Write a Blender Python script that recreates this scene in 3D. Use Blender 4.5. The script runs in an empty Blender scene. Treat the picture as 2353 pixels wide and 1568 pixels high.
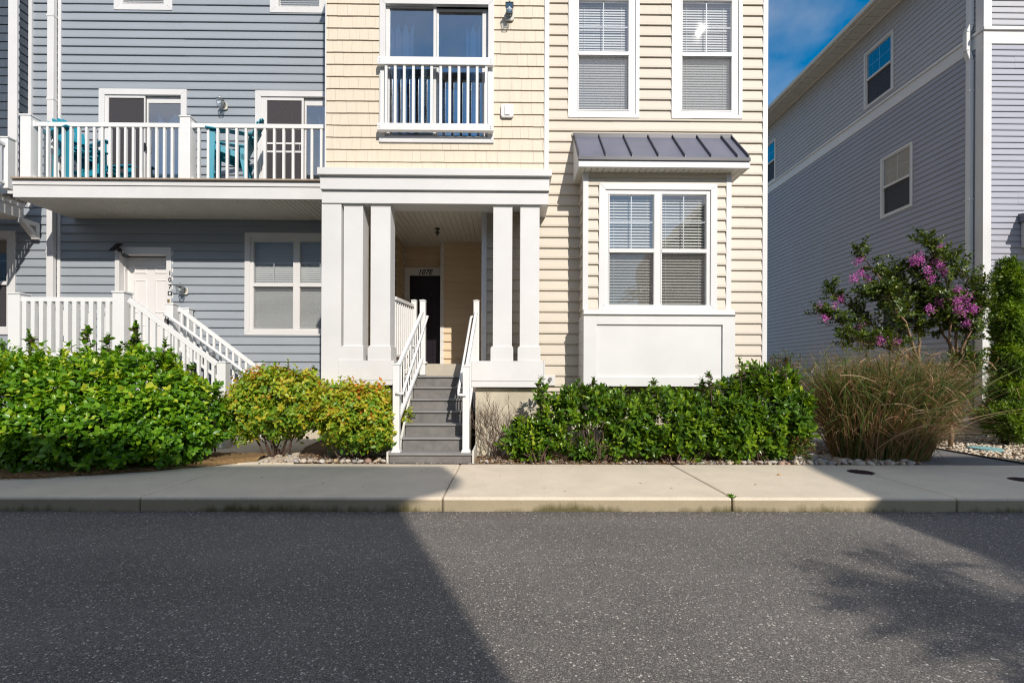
import bpy, math, random
import numpy as np
from mathutils import Matrix, Vector, Euler
R_ = math.radians
random.seed(7); rng = np.random.default_rng(7)
sc = bpy.context.scene
COL = sc.collection

# ------------------------------------------------------------------ camera
F, PX, PY, EYE = 1100.0, 1176.0, 862.0, 1.29      # focal length and principal point in 2352-px units
YAW, ROLL = R_(0.57), R_(0.22)
cam = bpy.data.objects.new("camera", bpy.data.cameras.new("camera"))
COL.objects.link(cam)
CM = Matrix.Rotation(-YAW, 3, 'Z') @ Matrix.Rotation(R_(90), 3, 'X') @ Matrix.Rotation(ROLL, 3, 'Z')
cam.matrix_world = Matrix.Translation((0, 0, EYE)) @ CM.to_4x4()
cam.data.sensor_width = 36
cam.data.lens = 36 * F / 2352
cam.data.shift_y = (PY - 784) / 2352
cam.data.clip_start = 0.05; cam.data.clip_end = 2000
sc.camera = cam

# ------------------------------------------------------------------ sun and sky
SD = Vector((0.40, -1.0, 0.72)).normalized()        # towards the sun
sun = bpy.data.objects.new("sun", bpy.data.lights.new("sun", 'SUN'))
COL.objects.link(sun)
sun.data.energy = 4.2; sun.data.angle = R_(0.5); sun.data.color = (1.0, 0.93, 0.84)
sun.rotation_euler = SD.to_track_quat('Z', 'Y').to_euler()
sun.location = (6, -20, 20)
world = bpy.data.worlds.new("World"); sc.world = world; world.use_nodes = True
nt = world.node_tree; nt.nodes.clear()
sky = nt.nodes.new('ShaderNodeTexSky'); sky.sky_type = 'NISHITA'; sky.sun_disc = False
sky.sun_elevation = math.asin(SD.z); sky.sun_rotation = math.atan2(SD.x, SD.y)
sky.air_density = 1.0; sky.dust_density = 0.3; sky.ozone_density = 3.0
hs = nt.nodes.new('ShaderNodeHueSaturation'); hs.inputs['Saturation'].default_value = 1.55; hs.inputs['Value'].default_value = 1.6; hs.inputs['Hue'].default_value = .49
nt.links.new(sky.outputs[0], hs.inputs['Color'])
tc = nt.nodes.new('ShaderNodeTexCoord'); mp = nt.nodes.new('ShaderNodeMapping')
mp.inputs['Scale'].default_value = (1.0, 1.0, 1.6); mp.inputs['Location'].default_value = (.35, .1, .2)
nz = nt.nodes.new('ShaderNodeTexNoise'); nz.inputs['Scale'].default_value = 4.2; nz.inputs['Detail'].default_value = 5
nz.inputs['Roughness'].default_value = .5
cr = nt.nodes.new('ShaderNodeValToRGB'); cr.color_ramp.elements[0].position = .50; cr.color_ramp.elements[1].position = .74
cr.color_ramp.elements[1].color = (.34, .34, .34, 1)
mx = nt.nodes.new('ShaderNodeMixRGB'); mx.inputs['Color2'].default_value = (9.5, 8.9, 8.8, 1)
nt.links.new(tc.outputs['Generated'], mp.inputs[0]); nt.links.new(mp.outputs[0], nz.inputs['Vector'])
nt.links.new(nz.outputs['Fac'], cr.inputs[0])
# unseen white cloud added overhead and behind the camera to neutralise the ambient light
sp_ = nt.nodes.new('ShaderNodeSeparateXYZ'); nt.links.new(tc.outputs['Generated'], sp_.inputs[0])
mr_ = nt.nodes.new('ShaderNodeMapRange'); mr_.inputs[1].default_value = .55; mr_.inputs[2].default_value = .0; mr_.inputs[3].default_value = 0; mr_.inputs[4].default_value = .75
nt.links.new(sp_.outputs[1], mr_.inputs[0])
n2_ = nt.nodes.new('ShaderNodeTexNoise'); n2_.inputs['Scale'].default_value = 2.2; n2_.inputs['Detail'].default_value = 6; nt.links.new(mp.outputs[0], n2_.inputs['Vector'])
m2_ = nt.nodes.new('ShaderNodeMapRange'); m2_.inputs[1].default_value = .38; m2_.inputs[2].default_value = .6; m2_.inputs[3].default_value = .15; nt.links.new(n2_.outputs['Fac'], m2_.inputs[0])
mm_ = nt.nodes.new('ShaderNodeMath'); mm_.operation = 'MULTIPLY'; nt.links.new(mr_.outputs[0], mm_.inputs[0]); nt.links.new(m2_.outputs[0], mm_.inputs[1])
ad_ = nt.nodes.new('ShaderNodeMath'); ad_.operation = 'MAXIMUM'; nt.links.new(cr.outputs[0], ad_.inputs[0]); nt.links.new(mm_.outputs[0], ad_.inputs[1])
nt.links.new(ad_.outputs[0], mx.inputs['Fac'])
nt.links.new(hs.outputs[0], mx.inputs['Color1'])
bg = nt.nodes.new('ShaderNodeBackground'); bg.inputs['Strength'].default_value = 0.085
wo = nt.nodes.new('ShaderNodeOutputWorld')
nt.links.new(mx.outputs[0], bg.inputs['Color']); nt.links.new(bg.outputs[0], wo.inputs['Surface'])
sc.view_settings.view_transform = 'Standard'; sc.view_settings.look = 'None'
sc.view_settings.exposure = 0.14; sc.view_settings.gamma = 1.0
try:
    sc.cycles.max_bounces = 8; sc.cycles.transparent_max_bounces = 24
    sc.cycles.caustics_reflective = False; sc.cycles.caustics_refractive = False
    sc.cycles.sample_clamp_indirect = 4.0
    sc.cycles.pixel_filter_type = 'BLACKMAN_HARRIS'; sc.cycles.filter_width = 1.15
except Exception: pass

# ------------------------------------------------------------------ photo pixel -> place
def W(x, y, D):
    """point on the plane Y = D seen at pixel (x, y) of the 2352 px wide photograph"""
    r = CM @ Vector(((x - PX) / F, (PY - y) / F, -1.0))
    t = D / r.y
    return Vector((r.x * t, D, EYE + r.z * t))
def G(x, y, z=0.0):
    """point on the level z seen at pixel (x, y)"""
    r = CM @ Vector(((x - PX) / F, (PY - y) / F, -1.0))
    t = (z - EYE) / r.z
    return Vector((r.x * t, r.y * t, z))
def RC(x0, y0, x1, y1, D):
    xm, ym = (x0 + x1) / 2, (y0 + y1) / 2
    return (W(x0, ym, D).x, W(x1, ym, D).x, W(xm, y1, D).z, W(xm, y0, D).z)   # X0, X1, Zbottom, Ztop

# ------------------------------------------------------------------ tags and materials
def tag(o, label=None, cat=None, group=None, kind=None):
    if label: o['label'] = label
    if cat: o['category'] = cat
    if group: o['group'] = group
    if kind: o['kind'] = kind
    return o
def empty(name, loc, label, cat, group=None):
    o = bpy.data.objects.new(name, None); COL.objects.link(o); o.location = loc
    o.empty_display_size = .2
    return tag(o, label, cat, group)
def nd(nt, t, **kw):
    n = nt.nodes.new(t)
    for k, v in kw.items(): setattr(n, k, v)
    return n
def mat(name, col, rough=.5, var=.0, vscale=3.0, bump=0.0, bscale=60.0, spec=.4, metal=0.0, col2=None, stretch=(1, 1, 1), dirt=0.0):
    m = bpy.data.materials.new(name); m.use_nodes = True; t = m.node_tree; b = t.nodes['Principled BSDF']
    b.inputs['Roughness'].default_value = rough; b.inputs['Metallic'].default_value = metal
    b.inputs['Specular IOR Level'].default_value = spec
    tcn = nd(t, 'ShaderNodeTexCoord'); mpn = nd(t, 'ShaderNodeMapping'); mpn.inputs['Scale'].default_value = stretch
    t.links.new(tcn.outputs['Object'], mpn.inputs[0])
    c1 = tuple(col) + (1,)
    c2 = tuple(col2) + (1,) if col2 else tuple(max(0, c * (1 - var)) for c in col) + (1,)
    if var > 0 or col2:
        n = nd(t, 'ShaderNodeTexNoise'); n.inputs['Scale'].default_value = vscale; n.inputs['Detail'].default_value = 8
        n.inputs['Roughness'].default_value = .62
        r = nd(t, 'ShaderNodeValToRGB'); r.color_ramp.elements[0].position = .35; r.color_ramp.elements[1].position = .68
        r.color_ramp.elements[0].color = c1; r.color_ramp.elements[1].color = c2
        t.links.new(mpn.outputs[0], n.inputs['Vector']); t.links.new(n.outputs['Fac'], r.inputs[0])
        t.links.new(r.outputs[0], b.inputs['Base Color'])
    else:
        b.inputs['Base Color'].default_value = c1
    if bump > 0:
        n2 = nd(t, 'ShaderNodeTexNoise'); n2.inputs['Scale'].default_value = bscale; n2.inputs['Detail'].default_value = 6
        bn = nd(t, 'ShaderNodeBump'); bn.inputs['Strength'].default_value = bump; bn.inputs['Distance'].default_value = .01
        t.links.new(mpn.outputs[0], n2.inputs['Vector']); t.links.new(n2.outputs['Fac'], bn.inputs['Height'])
        t.links.new(bn.outputs[0], b.inputs['Normal'])
    return m
def leafmat(name, cols, rough=.35, trans=.35, spec=.5):
    """cols: ramp over the per-leaf random number"""
    m = bpy.data.materials.new(name); m.use_nodes = True; t = m.node_tree; b = t.nodes['Principled BSDF']
    a = nd(t, 'ShaderNodeAttribute'); a.attribute_name = 'rnd'
    r = nd(t, 'ShaderNodeValToRGB'); el = r.color_ramp.elements
    while len(el) < len(cols): el.new(.5)
    for i, (p, c) in enumerate(cols):
        el[i].position = p; el[i].color = tuple(c) + (1,)
    t.links.new(a.outputs['Fac'], r.inputs[0]); t.links.new(r.outputs[0], b.inputs['Base Color'])
    b.inputs['Roughness'].default_value = rough; b.inputs['Specular IOR Level'].default_value = spec
    tr = nd(t, 'ShaderNodeBsdfTranslucent'); h = nd(t, 'ShaderNodeHueSaturation')
    h.inputs['Value'].default_value = 1.25; h.inputs['Hue'].default_value = .485; h.inputs['Saturation'].default_value = 1.1
    t.links.new(r.outputs[0], h.inputs['Color']); t.links.new(h.outputs[0], tr.inputs['Color'])
    mxs = nd(t, 'ShaderNodeMixShader'); mxs.inputs[0].default_value = trans
    out = t.nodes['Material Output']
    t.links.new(b.outputs[0], mxs.inputs[1]); t.links.new(tr.outputs[0], mxs.inputs[2]); t.links.new(mxs.outputs[0], out.inputs[0])
    return m
def glassmat(name, tint=(.92, .95, .97), refl=1.0, f0=.19):
    m = bpy.data.materials.new(name); m.use_nodes = True; t = m.node_tree; t.nodes.remove(t.nodes['Principled BSDF'])
    tr = nd(t, 'ShaderNodeBsdfTransparent'); tr.inputs[0].default_value = tint + (1,)
    gl = nd(t, 'ShaderNodeBsdfGlossy'); gl.inputs['Roughness'].default_value = .006; gl.inputs['Color'].default_value = (refl, refl, refl, 1)
    n = nd(t, 'ShaderNodeTexNoise'); n.inputs['Scale'].default_value = 1.6; tcn = nd(t, 'ShaderNodeTexCoord')
    bn = nd(t, 'ShaderNodeBump'); bn.inputs['Strength'].default_value = .05; bn.inputs['Distance'].default_value = .05
    t.links.new(tcn.outputs['Object'], n.inputs['Vector']); t.links.new(n.outputs['Fac'], bn.inputs['Height']); t.links.new(bn.outputs[0], gl.inputs['Normal'])
    ge = nd(t, 'ShaderNodeNewGeometry'); dt = nd(t, 'ShaderNodeVectorMath', operation='DOT_PRODUCT')
    t.links.new(ge.outputs['Incoming'], dt.inputs[0]); t.links.new(ge.outputs['Normal'], dt.inputs[1])
    ab = nd(t, 'ShaderNodeMath', operation='ABSOLUTE'); t.links.new(dt.outputs['Value'], ab.inputs[0])
    om = nd(t, 'ShaderNodeMath', operation='SUBTRACT'); om.inputs[0].default_value = 1; t.links.new(ab.outputs[0], om.inputs[1])
    pw = nd(t, 'ShaderNodeMath', operation='POWER'); pw.inputs[1].default_value = 5; t.links.new(om.outputs[0], pw.inputs[0])
    fr = nd(t, 'ShaderNodeMapRange'); fr.inputs[3].default_value = f0; fr.inputs[4].default_value = 1.0; t.links.new(pw.outputs[0], fr.inputs[0])
    mxs = nd(t, 'ShaderNodeMixShader'); out = t.nodes['Material Output']
    t.links.new(fr.outputs[0], mxs.inputs[0]); t.links.new(tr.outputs[0], mxs.inputs[1]); t.links.new(gl.outputs[0], mxs.inputs[2]); t.links.new(mxs.outputs[0], out.inputs[0])
    return m
def screenmat(name, col, opac):
    m = bpy.data.materials.new(name); m.use_nodes = True; t = m.node_tree; b = t.nodes['Principled BSDF']
    b.inputs['Roughness'].default_value = .7
    tcn = nd(t, 'ShaderNodeTexCoord'); mpn = nd(t, 'ShaderNodeMapping'); mpn.inputs['Scale'].default_value = (14, 14, 60)
    n = nd(t, 'ShaderNodeTexNoise'); n.inputs['Scale'].default_value = 2.5; n.inputs['Detail'].default_value = 6
    mp2 = nd(t, 'ShaderNodeMapping'); mp2.inputs['Scale'].default_value = (60, 14, 10)
    n2 = nd(t, 'ShaderNodeTexNoise'); n2.inputs['Scale'].default_value = 2.5; n2.inputs['Detail'].default_value = 4
    t.links.new(tcn.outputs['Object'], mpn.inputs[0]); t.links.new(mpn.outputs[0], n.inputs['Vector'])
    t.links.new(tcn.outputs['Object'], mp2.inputs[0]); t.links.new(mp2.outputs[0], n2.inputs['Vector'])
    ad = nd(t, 'ShaderNodeMath', operation='ADD'); t.links.new(n.outputs['Fac'], ad.inputs[0]); t.links.new(n2.outputs['Fac'], ad.inputs[1])
    r = nd(t, 'ShaderNodeMapRange'); r.inputs[1].default_value = .7; r.inputs[2].default_value = 1.3
    r.inputs[3].default_value = opac - .09; r.inputs[4].default_value = opac + .09
    b.inputs['Base Color'].default_value = tuple(col) + (1,)
    tr = nd(t, 'ShaderNodeBsdfTransparent'); mxs = nd(t, 'ShaderNodeMixShader'); out = t.nodes['Material Output']
    t.links.new(ad.outputs[0], r.inputs[0]); t.links.new(r.outputs[0], mxs.inputs[0])
    t.links.new(tr.outputs[0], mxs.inputs[1]); t.links.new(b.outputs[0], mxs.inputs[2]); t.links.new(mxs.outputs[0], out.inputs[0])
    return m

M = {}
M['white'] = mat('white_vinyl', (.70, .69, .68), .42, var=.09, vscale=1.1, bump=.03, bscale=30)
M['white_rail'] = mat('white_rail_vinyl', (.76, .76, .75), .35, var=.04, vscale=4)
M['white_old'] = mat('weathered_white_vinyl', (.66, .64, .58), .5, var=.14, vscale=5)
M['beige'] = mat('beige_siding', (.585, .525, .435), .5, var=.06, vscale=1.3, bump=.06, bscale=50, stretch=(.6, 1, 2))
M['cream'] = mat('cream_shingle', (.70, .61, .48), .55, var=.07, vscale=6, bump=.25, bscale=22, stretch=(3, 1, .35))
M['porch_tan'] = mat('tan_porch_siding', (.70, .55, .37), .55, var=.06, vscale=2, bump=.05)
M['blue'] = mat('blue_grey_siding', (.305, .337, .372), .5, var=.07, vscale=1.2, bump=.06, bscale=50, stretch=(.6, 1, 2))
M['slate'] = mat('slate_blue_shingle', (.065, .085, .11), .6, var=.25, vscale=6, bump=.3, bscale=20, stretch=(3, 1, .35))
M['lav'] = mat('lavender_grey_siding', (.355, .36, .415), .5, var=.05, vscale=1.2, bump=.05)
M['lav2'] = mat('pale_grey_siding', (.44, .44, .46), .5, var=.05, vscale=1.2, bump=.05)
M['soffit'] = mat('white_soffit', (.62, .60, .54), .6, var=.08, vscale=3)
M['metalroof'] = mat('grey_standing_seam_metal', (.15, .155, .205), .38, var=.12, vscale=3)
M['seam'] = mat('dark_roof_seam', (.075, .075, .10), .4)
M['darktrim'] = mat('dark_metal_trim', (.035, .035, .05), .4)
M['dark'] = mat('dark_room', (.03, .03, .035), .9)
M['blind'] = mat('white_blind_slats', (.70, .69, .66), .5)
M['blind_tan'] = mat('ivory_blind_slats', (.76, .73, .66), .5)
M['curtain'] = mat('blue_curtain', (.22, .36, .58), .8, var=.15, vscale=8)
M['curtain_pale'] = mat('pale_curtain', (.62, .70, .80), .8)
M['glass'] = glassmat('window_glass')
M['glass_dark'] = glassmat('dark_window_glass', (.60, .68, .74), f0=.26)
M['screen'] = screenmat('dusty_insect_screen', (.27, .27, .27), .28)
M['screen_clear'] = screenmat('clean_insect_screen', (.10, .09, .08), .30)
M['screen_dark'] = screenmat('dark_insect_screen', (.05, .045, .05), .82)
M['door_dark'] = mat('dark_plum_door', (.012, .008, .014), .35, var=.2, vscale=5)
M['door_white'] = mat('white_steel_door', (.72, .70, .68), .4, var=.04, vscale=3)
M['concrete'] = mat('concrete', (.47, .42, .34), .85, vscale=2.2, bump=.35, bscale=90, col2=(.39, .35, .285))
M['concrete_fnd'] = mat('foundation_concrete', (.60, .54, .42), .85, vscale=2.6, bump=.25, bscale=40, col2=(.40, .36, .27))
M['foundation_tan'] = mat('tan_parged_foundation', (.42, .36, .28), .85, vscale=1.4, bump=.25, bscale=40, col2=(.32, .27, .20))
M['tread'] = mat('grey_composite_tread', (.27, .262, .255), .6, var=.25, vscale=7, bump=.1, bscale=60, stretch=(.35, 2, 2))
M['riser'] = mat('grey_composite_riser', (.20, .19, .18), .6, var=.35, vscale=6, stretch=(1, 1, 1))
M['deckboard'] = mat('tan_deck_board', (.38, .30, .23), .6, var=.15, vscale=4)
M['teal'] = mat('teal_plastic_lumber', (.012, .27, .37), .42, var=.12, vscale=4)
M['black'] = mat('black_plastic', (.015, .015, .017), .4)
M['bronze'] = mat('dark_bronze_metal', (.06, .07, .06), .35, metal=.6)
M['nickel'] = mat('grey_metal', (.35, .34, .32), .35, metal=.8)
M['bulb'] = mat('white_bulb', (.8, .78, .72), .3)
M['brass'] = mat('brass', (.45, .30, .10), .35, metal=.7)
M['bark'] = mat('tan_smooth_bark', (.30, .19, .11), .7, col2=(.17, .11, .07), vscale=8, bump=.3, bscale=30)
M['twig'] = mat('brown_twig', (.10, .06, .045), .8, var=.3, vscale=12)
M['twig_dead'] = mat('dead_twig', (.17, .115, .085), .8, var=.35, vscale=14)
M['rust'] = mat('rusty_iron', (.055, .022, .022), .75, var=.4, vscale=14, bump=.4, bscale=60)
M['mulch'] = mat('brown_mulch', (.17, .095, .04), .95, col2=(.30, .19, .08), vscale=18, bump=1.0, bscale=70, stretch=(1, 2, 1))
M['soil'] = mat('leafy_bed_soil', (.13, .085, .05), .95, col2=(.24, .15, .08), vscale=12, bump=1.0, bscale=50)
M['aggregate'] = mat('exposed_aggregate', (.24, .23, .22), .9, col2=(.12, .115, .11), vscale=70, bump=.8, bscale=120)
M['greencover'] = mat('green_plastic_cover', (.20, .36, .36), .5, var=.2, vscale=20)
M['shingleroof'] = mat('asphalt_roof_shingles', (.10, .085, .075), .9, col2=(.17, .14, .12), vscale=8, bump=.4, bscale=30)

# ------------------------------------------------------------------ mesh builder
class MB:
    def __init__(s): s.v = []; s.f = []; s.pieces = []
    def add(s, vs, fs):
        o = len(s.v); c = len(s.f); s.v += [tuple(p) for p in vs]; s.f += [tuple(i + o for i in f) for f in fs]; s.pieces.append((o, len(s.v), c, len(s.f))); return s
    def box(s, x0, x1, y0, y1, z0, z1):
        if x0 > x1: x0, x1 = x1, x0
        if y0 > y1: y0, y1 = y1, y0
        if z0 > z1: z0, z1 = z1, z0
        return s.add([(x0, y0, z0), (x1, y0, z0), (x1, y1, z0), (x0, y1, z0), (x0, y0, z1), (x1, y0, z1), (x1, y1, z1), (x0, y1, z1)],
                     [(0, 3, 2, 1), (4, 5, 6, 7), (0, 1, 5, 4), (1, 2, 6, 5), (2, 3, 7, 6), (3, 0, 4, 7)])
    def prism(s, poly, vec):
        """polygon (3-D points) pushed along vec"""
        n = len(poly); vec = Vector(vec); a = [Vector(p) for p in poly]
        fs = [tuple(range(n)), tuple(range(2 * n - 1, n - 1, -1))] + [(i, i + n, (i + 1) % n + n, (i + 1) % n) for i in range(n)]
        return s.add(a + [p + vec for p in a], fs)
    def bar(s, a, b, w, h, up=(0, 0, 1)):
        """rectangular bar from a to b: w across, h along up"""
        a, b, up = Vector(a), Vector(b), Vector(up); d = (b - a).normalized()
        side = d.cross(up).normalized() * (w / 2); u = side.cross(d).normalized() * (h / 2)
        if w == 0: side = Vector()
        return s.prism([a - side - u, a + side - u, a + side + u, a - side + u], b - a)
    def tube(s, pts, r, n=8, caps=True):
        pts = [Vector(p) for p in pts]; rs = r if isinstance(r, (list, tuple)) else [r] * len(pts)
        rings = []; o = len(s.v); prev = None
        for i, p in enumerate(pts):
            d = ((pts[min(i + 1, len(pts) - 1)] - pts[max(i - 1, 0)])).normalized()
            ref = prev if prev is not None else (Vector((0, 0, 1)) if abs(d.z) < .9 else Vector((1, 0, 0)))
            x = (ref - d * ref.dot(d)).normalized(); y = d.cross(x); prev = x
            for k in range(n):
                a = 2 * math.pi * k / n; s.v.append(tuple(p + (x * math.cos(a) + y * math.sin(a)) * rs[i]))
        for i in range(len(pts) - 1):
            for k in range(n):
                a, b = o + i * n + k, o + i * n + (k + 1) % n
                s.f.append((a, b, b + n, a + n))
        if caps:
            s.f.append(tuple(o + k for k in range(n - 1, -1, -1))); e = o + (len(pts) - 1) * n; s.f.append(tuple(e + k for k in range(n)))
        return s
    def disc(s, c, r, h, n=24, axis='Z'):
        c = Vector(c); p = []
        for k in range(n):
            a = 2 * math.pi * k / n
            o = {'Z': (math.cos(a), math.sin(a), 0), 'Y': (math.cos(a), 0, math.sin(a)), 'X': (0, math.cos(a), math.sin(a))}[axis]
            p.append(c + Vector(o) * r)
        v = {'Z': (0, 0, h), 'Y': (0, h, 0), 'X': (h, 0, 0)}[axis]
        return s.prism(p, v)
    def sphere(s, c, r, n=10, m=6, sc=(1, 1, 1)):
        o = len(s.v); c = Vector(c)
        for i in range(m + 1):
            th = math.pi * i / m
            for k in range(n):
                a = 2 * math.pi * k / n
                s.v.append((c.x + r * sc[0] * math.sin(th) * math.cos(a), c.y + r * sc[1] * math.sin(th) * math.sin(a), c.z + r * sc[2] * math.cos(th)))
        for i in range(m):
            for k in range(n):
                a, b = o + i * n + k, o + i * n + (k + 1) % n
                s.f.append((a, a + n, b + n, b))
        return s
    def build(s, name, m, parent=None, bevel=0.0, smooth=False, label=None):
        me = bpy.data.meshes.new(name); me.from_pydata(s.v, [], s.f)
        me.validate(); me.update()
        me.materials.append(M[m] if isinstance(m, str) else m)
        o = bpy.data.objects.new(name, me); COL.objects.link(o)
        if parent is not None:
            # children keep world coordinates: move the verts into the parent's frame
            pm = wm(parent).inverted(); me.transform(pm); o.parent = parent
        if smooth:
            for p in me.polygons: p.use_smooth = True
        if bevel:
            b = o.modifiers.new('bevel', 'BEVEL'); b.width = bevel; b.segments = 2; b.limit_method = 'ANGLE'; b.angle_limit = R_(40)
            b.harden_normals = False
        if label: o['label'] = label
        return o
    def each(s, name, m, parent=None, **k):
        outs = []
        for (a, b, c, d) in s.pieces:
            q = MB(); q.v = s.v[a:b]; q.f = [tuple(i - a for i in f) for f in s.f[c:d]]; outs.append(q.build(name, m, parent, **k))
        return outs
def wm(o):
    m = Matrix.LocRotScale(o.location, o.rotation_euler, o.scale)
    return wm(o.parent) @ m if o.parent else m
def copy_tree(o, parent=None):
    c = o.copy(); COL.objects.link(c)
    if parent is not None: c.parent = parent
    for ch in list(o.children): copy_tree(ch, c)
    return c
def text(name, s, x, y, z, size, m, parent, shear=0.0, ext=.004):
    cu = bpy.data.curves.new(name, 'FONT'); cu.body = s; cu.size = size; cu.shear = shear; cu.extrude = ext; cu.offset = .0028
    cu.align_x = 'CENTER'; cu.align_y = 'CENTER'
    t = bpy.data.objects.new(name + '_tmp', cu); COL.objects.link(t)
    me = bpy.data.meshes.new_from_object(t.evaluated_get(bpy.context.evaluated_depsgraph_get()))
    bpy.data.objects.remove(t); bpy.data.curves.remove(cu)
    me.transform(Matrix.Translation((x, y, z)) @ Matrix.Rotation(R_(90), 4, 'X'))
    me.materials.clear(); me.materials.append(M[m])
    o = bpy.data.objects.new(name, me); COL.objects.link(o)
    if parent: me.transform(wm(parent).inverted()); o.parent = parent
    return o

def intervals(x0, x1, holes, za, zb):
    zc = (za + zb) / 2; seg = [(x0, x1)]
    for (hx0, hx1, hz0, hz1) in holes:
        if hz0 < zc < hz1:
            ns = []
            for a, b in seg:
                if hx1 <= a or hx0 >= b: ns.append((a, b)); continue
                if hx0 > a: ns.append((a, hx0))
                if hx1 < b: ns.append((hx1, b))
            seg = ns
    return seg
def siding(mb, x0, x1, z0, z1, Y, e, holes=(), tr=None, zphase=0.0, butt=.03):
    """lapped boards facing -Y on the plane Y; tr maps (u, off, z) to world for other facings"""
    tr = tr or (lambda u, off, z: (u, Y - off, z))
    prof = [(0, .002), (0, butt), (.09, butt + .001), (.13, butt - .004), (.17, butt - .003), (1, .002)]
    zs0 = z0 - ((z0 - zphase) % e)
    k = 0; sr_ = random.Random(int(abs(x0 * 91 + Y * 37)) + 3); cutx = []
    while zs0 + k * e < z1:
        if k % 2 == 0:
            cutx = [x0]; q = x0 + sr_.uniform(.4, 3.6)
            while q < x1: cutx.append(q); q += 3.66 if sr_.random() < .7 else sr_.uniform(1.2, 3)
            cutx.append(x1)
        b = zs0 + k * e; k += 1
        for i in range(len(prof) - 1):
            (ta, oa), (tb, ob) = prof[i], prof[i + 1]
            za, zb = b + ta * e, b + tb * e
            if za == zb:
                if za < z0 or za > z1: continue
                for a, c in [(max(a, u), min(c, v)) for a, c in intervals(x0, x1, holes, za + 1e-4, za + 1e-4) for u, v in zip(cutx[:-1], cutx[1:]) if min(c, v) > max(a, u)]:
                    mb.add([tr(a, oa, za), tr(c, oa, za), tr(c, ob, za), tr(a, ob, za)], [(0, 3, 2, 1)])
                continue
            cuts = sorted({za, zb, *[h for q in holes for h in q[2:] if za < h < zb], *[h for h in (z0, z1) if za < h < zb]})
            for p, q in zip(cuts[:-1], cuts[1:]):
                if q <= z0 + 1e-6 or p >= z1 - 1e-6: continue
                op = oa + (ob - oa) * (p - za) / (zb - za); oq = oa + (ob - oa) * (q - za) / (zb - za)
                for a, c, jn in [(max(a, u), min(c, v), (w_ % 2) * .0022) for a, c in intervals(x0, x1, holes, p, q) for w_, (u, v) in enumerate(zip(cutx[:-1], cutx[1:])) if min(c, v) > max(a, u)]:
                    mb.add([tr(a, op + jn, p), tr(c, op + jn, p), tr(c, oq + jn, q), tr(a, oq + jn, q)], [(0, 1, 2, 3)])
                    if jn: mb.add([tr(a, op + jn, p), tr(a, op, p), tr(a, oq, q), tr(a, oq + jn, q)], [(0, 1, 2, 3)]); mb.add([tr(c, op + jn, p), tr(c, op, p), tr(c, oq, q), tr(c, oq + jn, q)], [(0, 1, 2, 3)])
    return mb
def shingles(mb, x0, x1, z0, z1, Y, e, holes=(), tr=None, zphase=0.0, w=(.13, .21), rnd=None):
    tr = tr or (lambda u, off, z: (u, Y - off, z)); rnd = rnd or random
    zs0 = z0 - ((z0 - zphase) % e); k = 0
    while zs0 + k * e < z1:
        b = zs0 + k * e; k += 1
        x = x0 - rnd.random() * .2
        while x < x1:
            ww = rnd.uniform(*w); a, c = max(x + .0011, x0), min(x + ww - .0011, x1); x += ww
            if c - a < .004: continue
            jb = rnd.uniform(-.0025, .0015); jo = rnd.uniform(-.0008, .001)
            lo, hi = b + jb, b + e
            cuts = sorted({max(lo, z0), min(hi, z1), *[h for q in holes for h in q[2:] if max(lo, z0) < h < min(hi, z1)]})
            for p, q in zip(cuts[:-1], cuts[1:]):
                off = lambda z: .026 + jo - (.018 * (z - lo) / e)
                for u, v in intervals(a, c, holes, p, q):
                    mb.add([tr(u, off(p), p), tr(v, off(p), p), tr(v, off(q), q), tr(u, off(q), q), tr(u, -.004, p), tr(v, -.004, p), tr(v, -.004, q), tr(u, -.004, q)],
                           [(0, 1, 2, 3), (4, 5, 1, 0), (4, 0, 3, 7), (1, 5, 6, 2)])
    # sheathing behind the joints
    cz = sorted({z0, z1, *[h for q in holes for h in q[2:] if z0 < h < z1]})
    for p, q in zip(cz[:-1], cz[1:]):
        for u, v in intervals(x0, x1, holes, p, q):
            mb.add([tr(u, .0, p), tr(v, .0, p), tr(v, .0, q), tr(u, .0, q)], [(0, 1, 2, 3)])
    return mb
def plate(mb, x0, x1, z0, z1, ya, yb, holes=(), tr=None):
    """slab facing -Y between ya (front) and yb with rectangular holes"""
    tr = tr or (lambda u, y, z: (u, y, z))
    xs = sorted({x0, x1, *[h for q in holes for h in q[:2] if x0 < h < x1]}); zs = sorted({z0, z1, *[h for q in holes for h in q[2:] if z0 < h < z1]})
    def solid(i, j):
        if i < 0 or j < 0 or i >= len(xs) - 1 or j >= len(zs) - 1: return False
        cx, cz = (xs[i] + xs[i + 1]) / 2, (zs[j] + zs[j + 1]) / 2
        return not any(h[0] < cx < h[1] and h[2] < cz < h[3] for h in holes)
    for i in range(len(xs) - 1):
        for j in range(len(zs) - 1):
            if not solid(i, j): continue
            a, b, c, d = xs[i], xs[i + 1], zs[j], zs[j + 1]
            mb.add([tr(a, ya, c), tr(b, ya, c), tr(b, ya, d), tr(a, ya, d)], [(0, 1, 2, 3)])
            mb.add([tr(a, yb, c), tr(b, yb, c), tr(b, yb, d), tr(a, yb, d)], [(3, 2, 1, 0)])
            if not solid(i - 1, j): mb.add([tr(a, ya, c), tr(a, ya, d), tr(a, yb, d), tr(a, yb, c)], [(0, 1, 2, 3)])
            if not solid(i + 1, j): mb.add([tr(b, ya, c), tr(b, yb, c), tr(b, yb, d), tr(b, ya, d)], [(0, 1, 2, 3)])
            if not solid(i, j - 1): mb.add([tr(a, ya, c), tr(a, yb, c), tr(b, yb, c), tr(b, ya, c)], [(0, 1, 2, 3)])
            if not solid(i, j + 1): mb.add([tr(a, ya, d), tr(b, ya, d), tr(b, yb, d), tr(a, yb, d)], [(0, 1, 2, 3)])
    return mb
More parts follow.
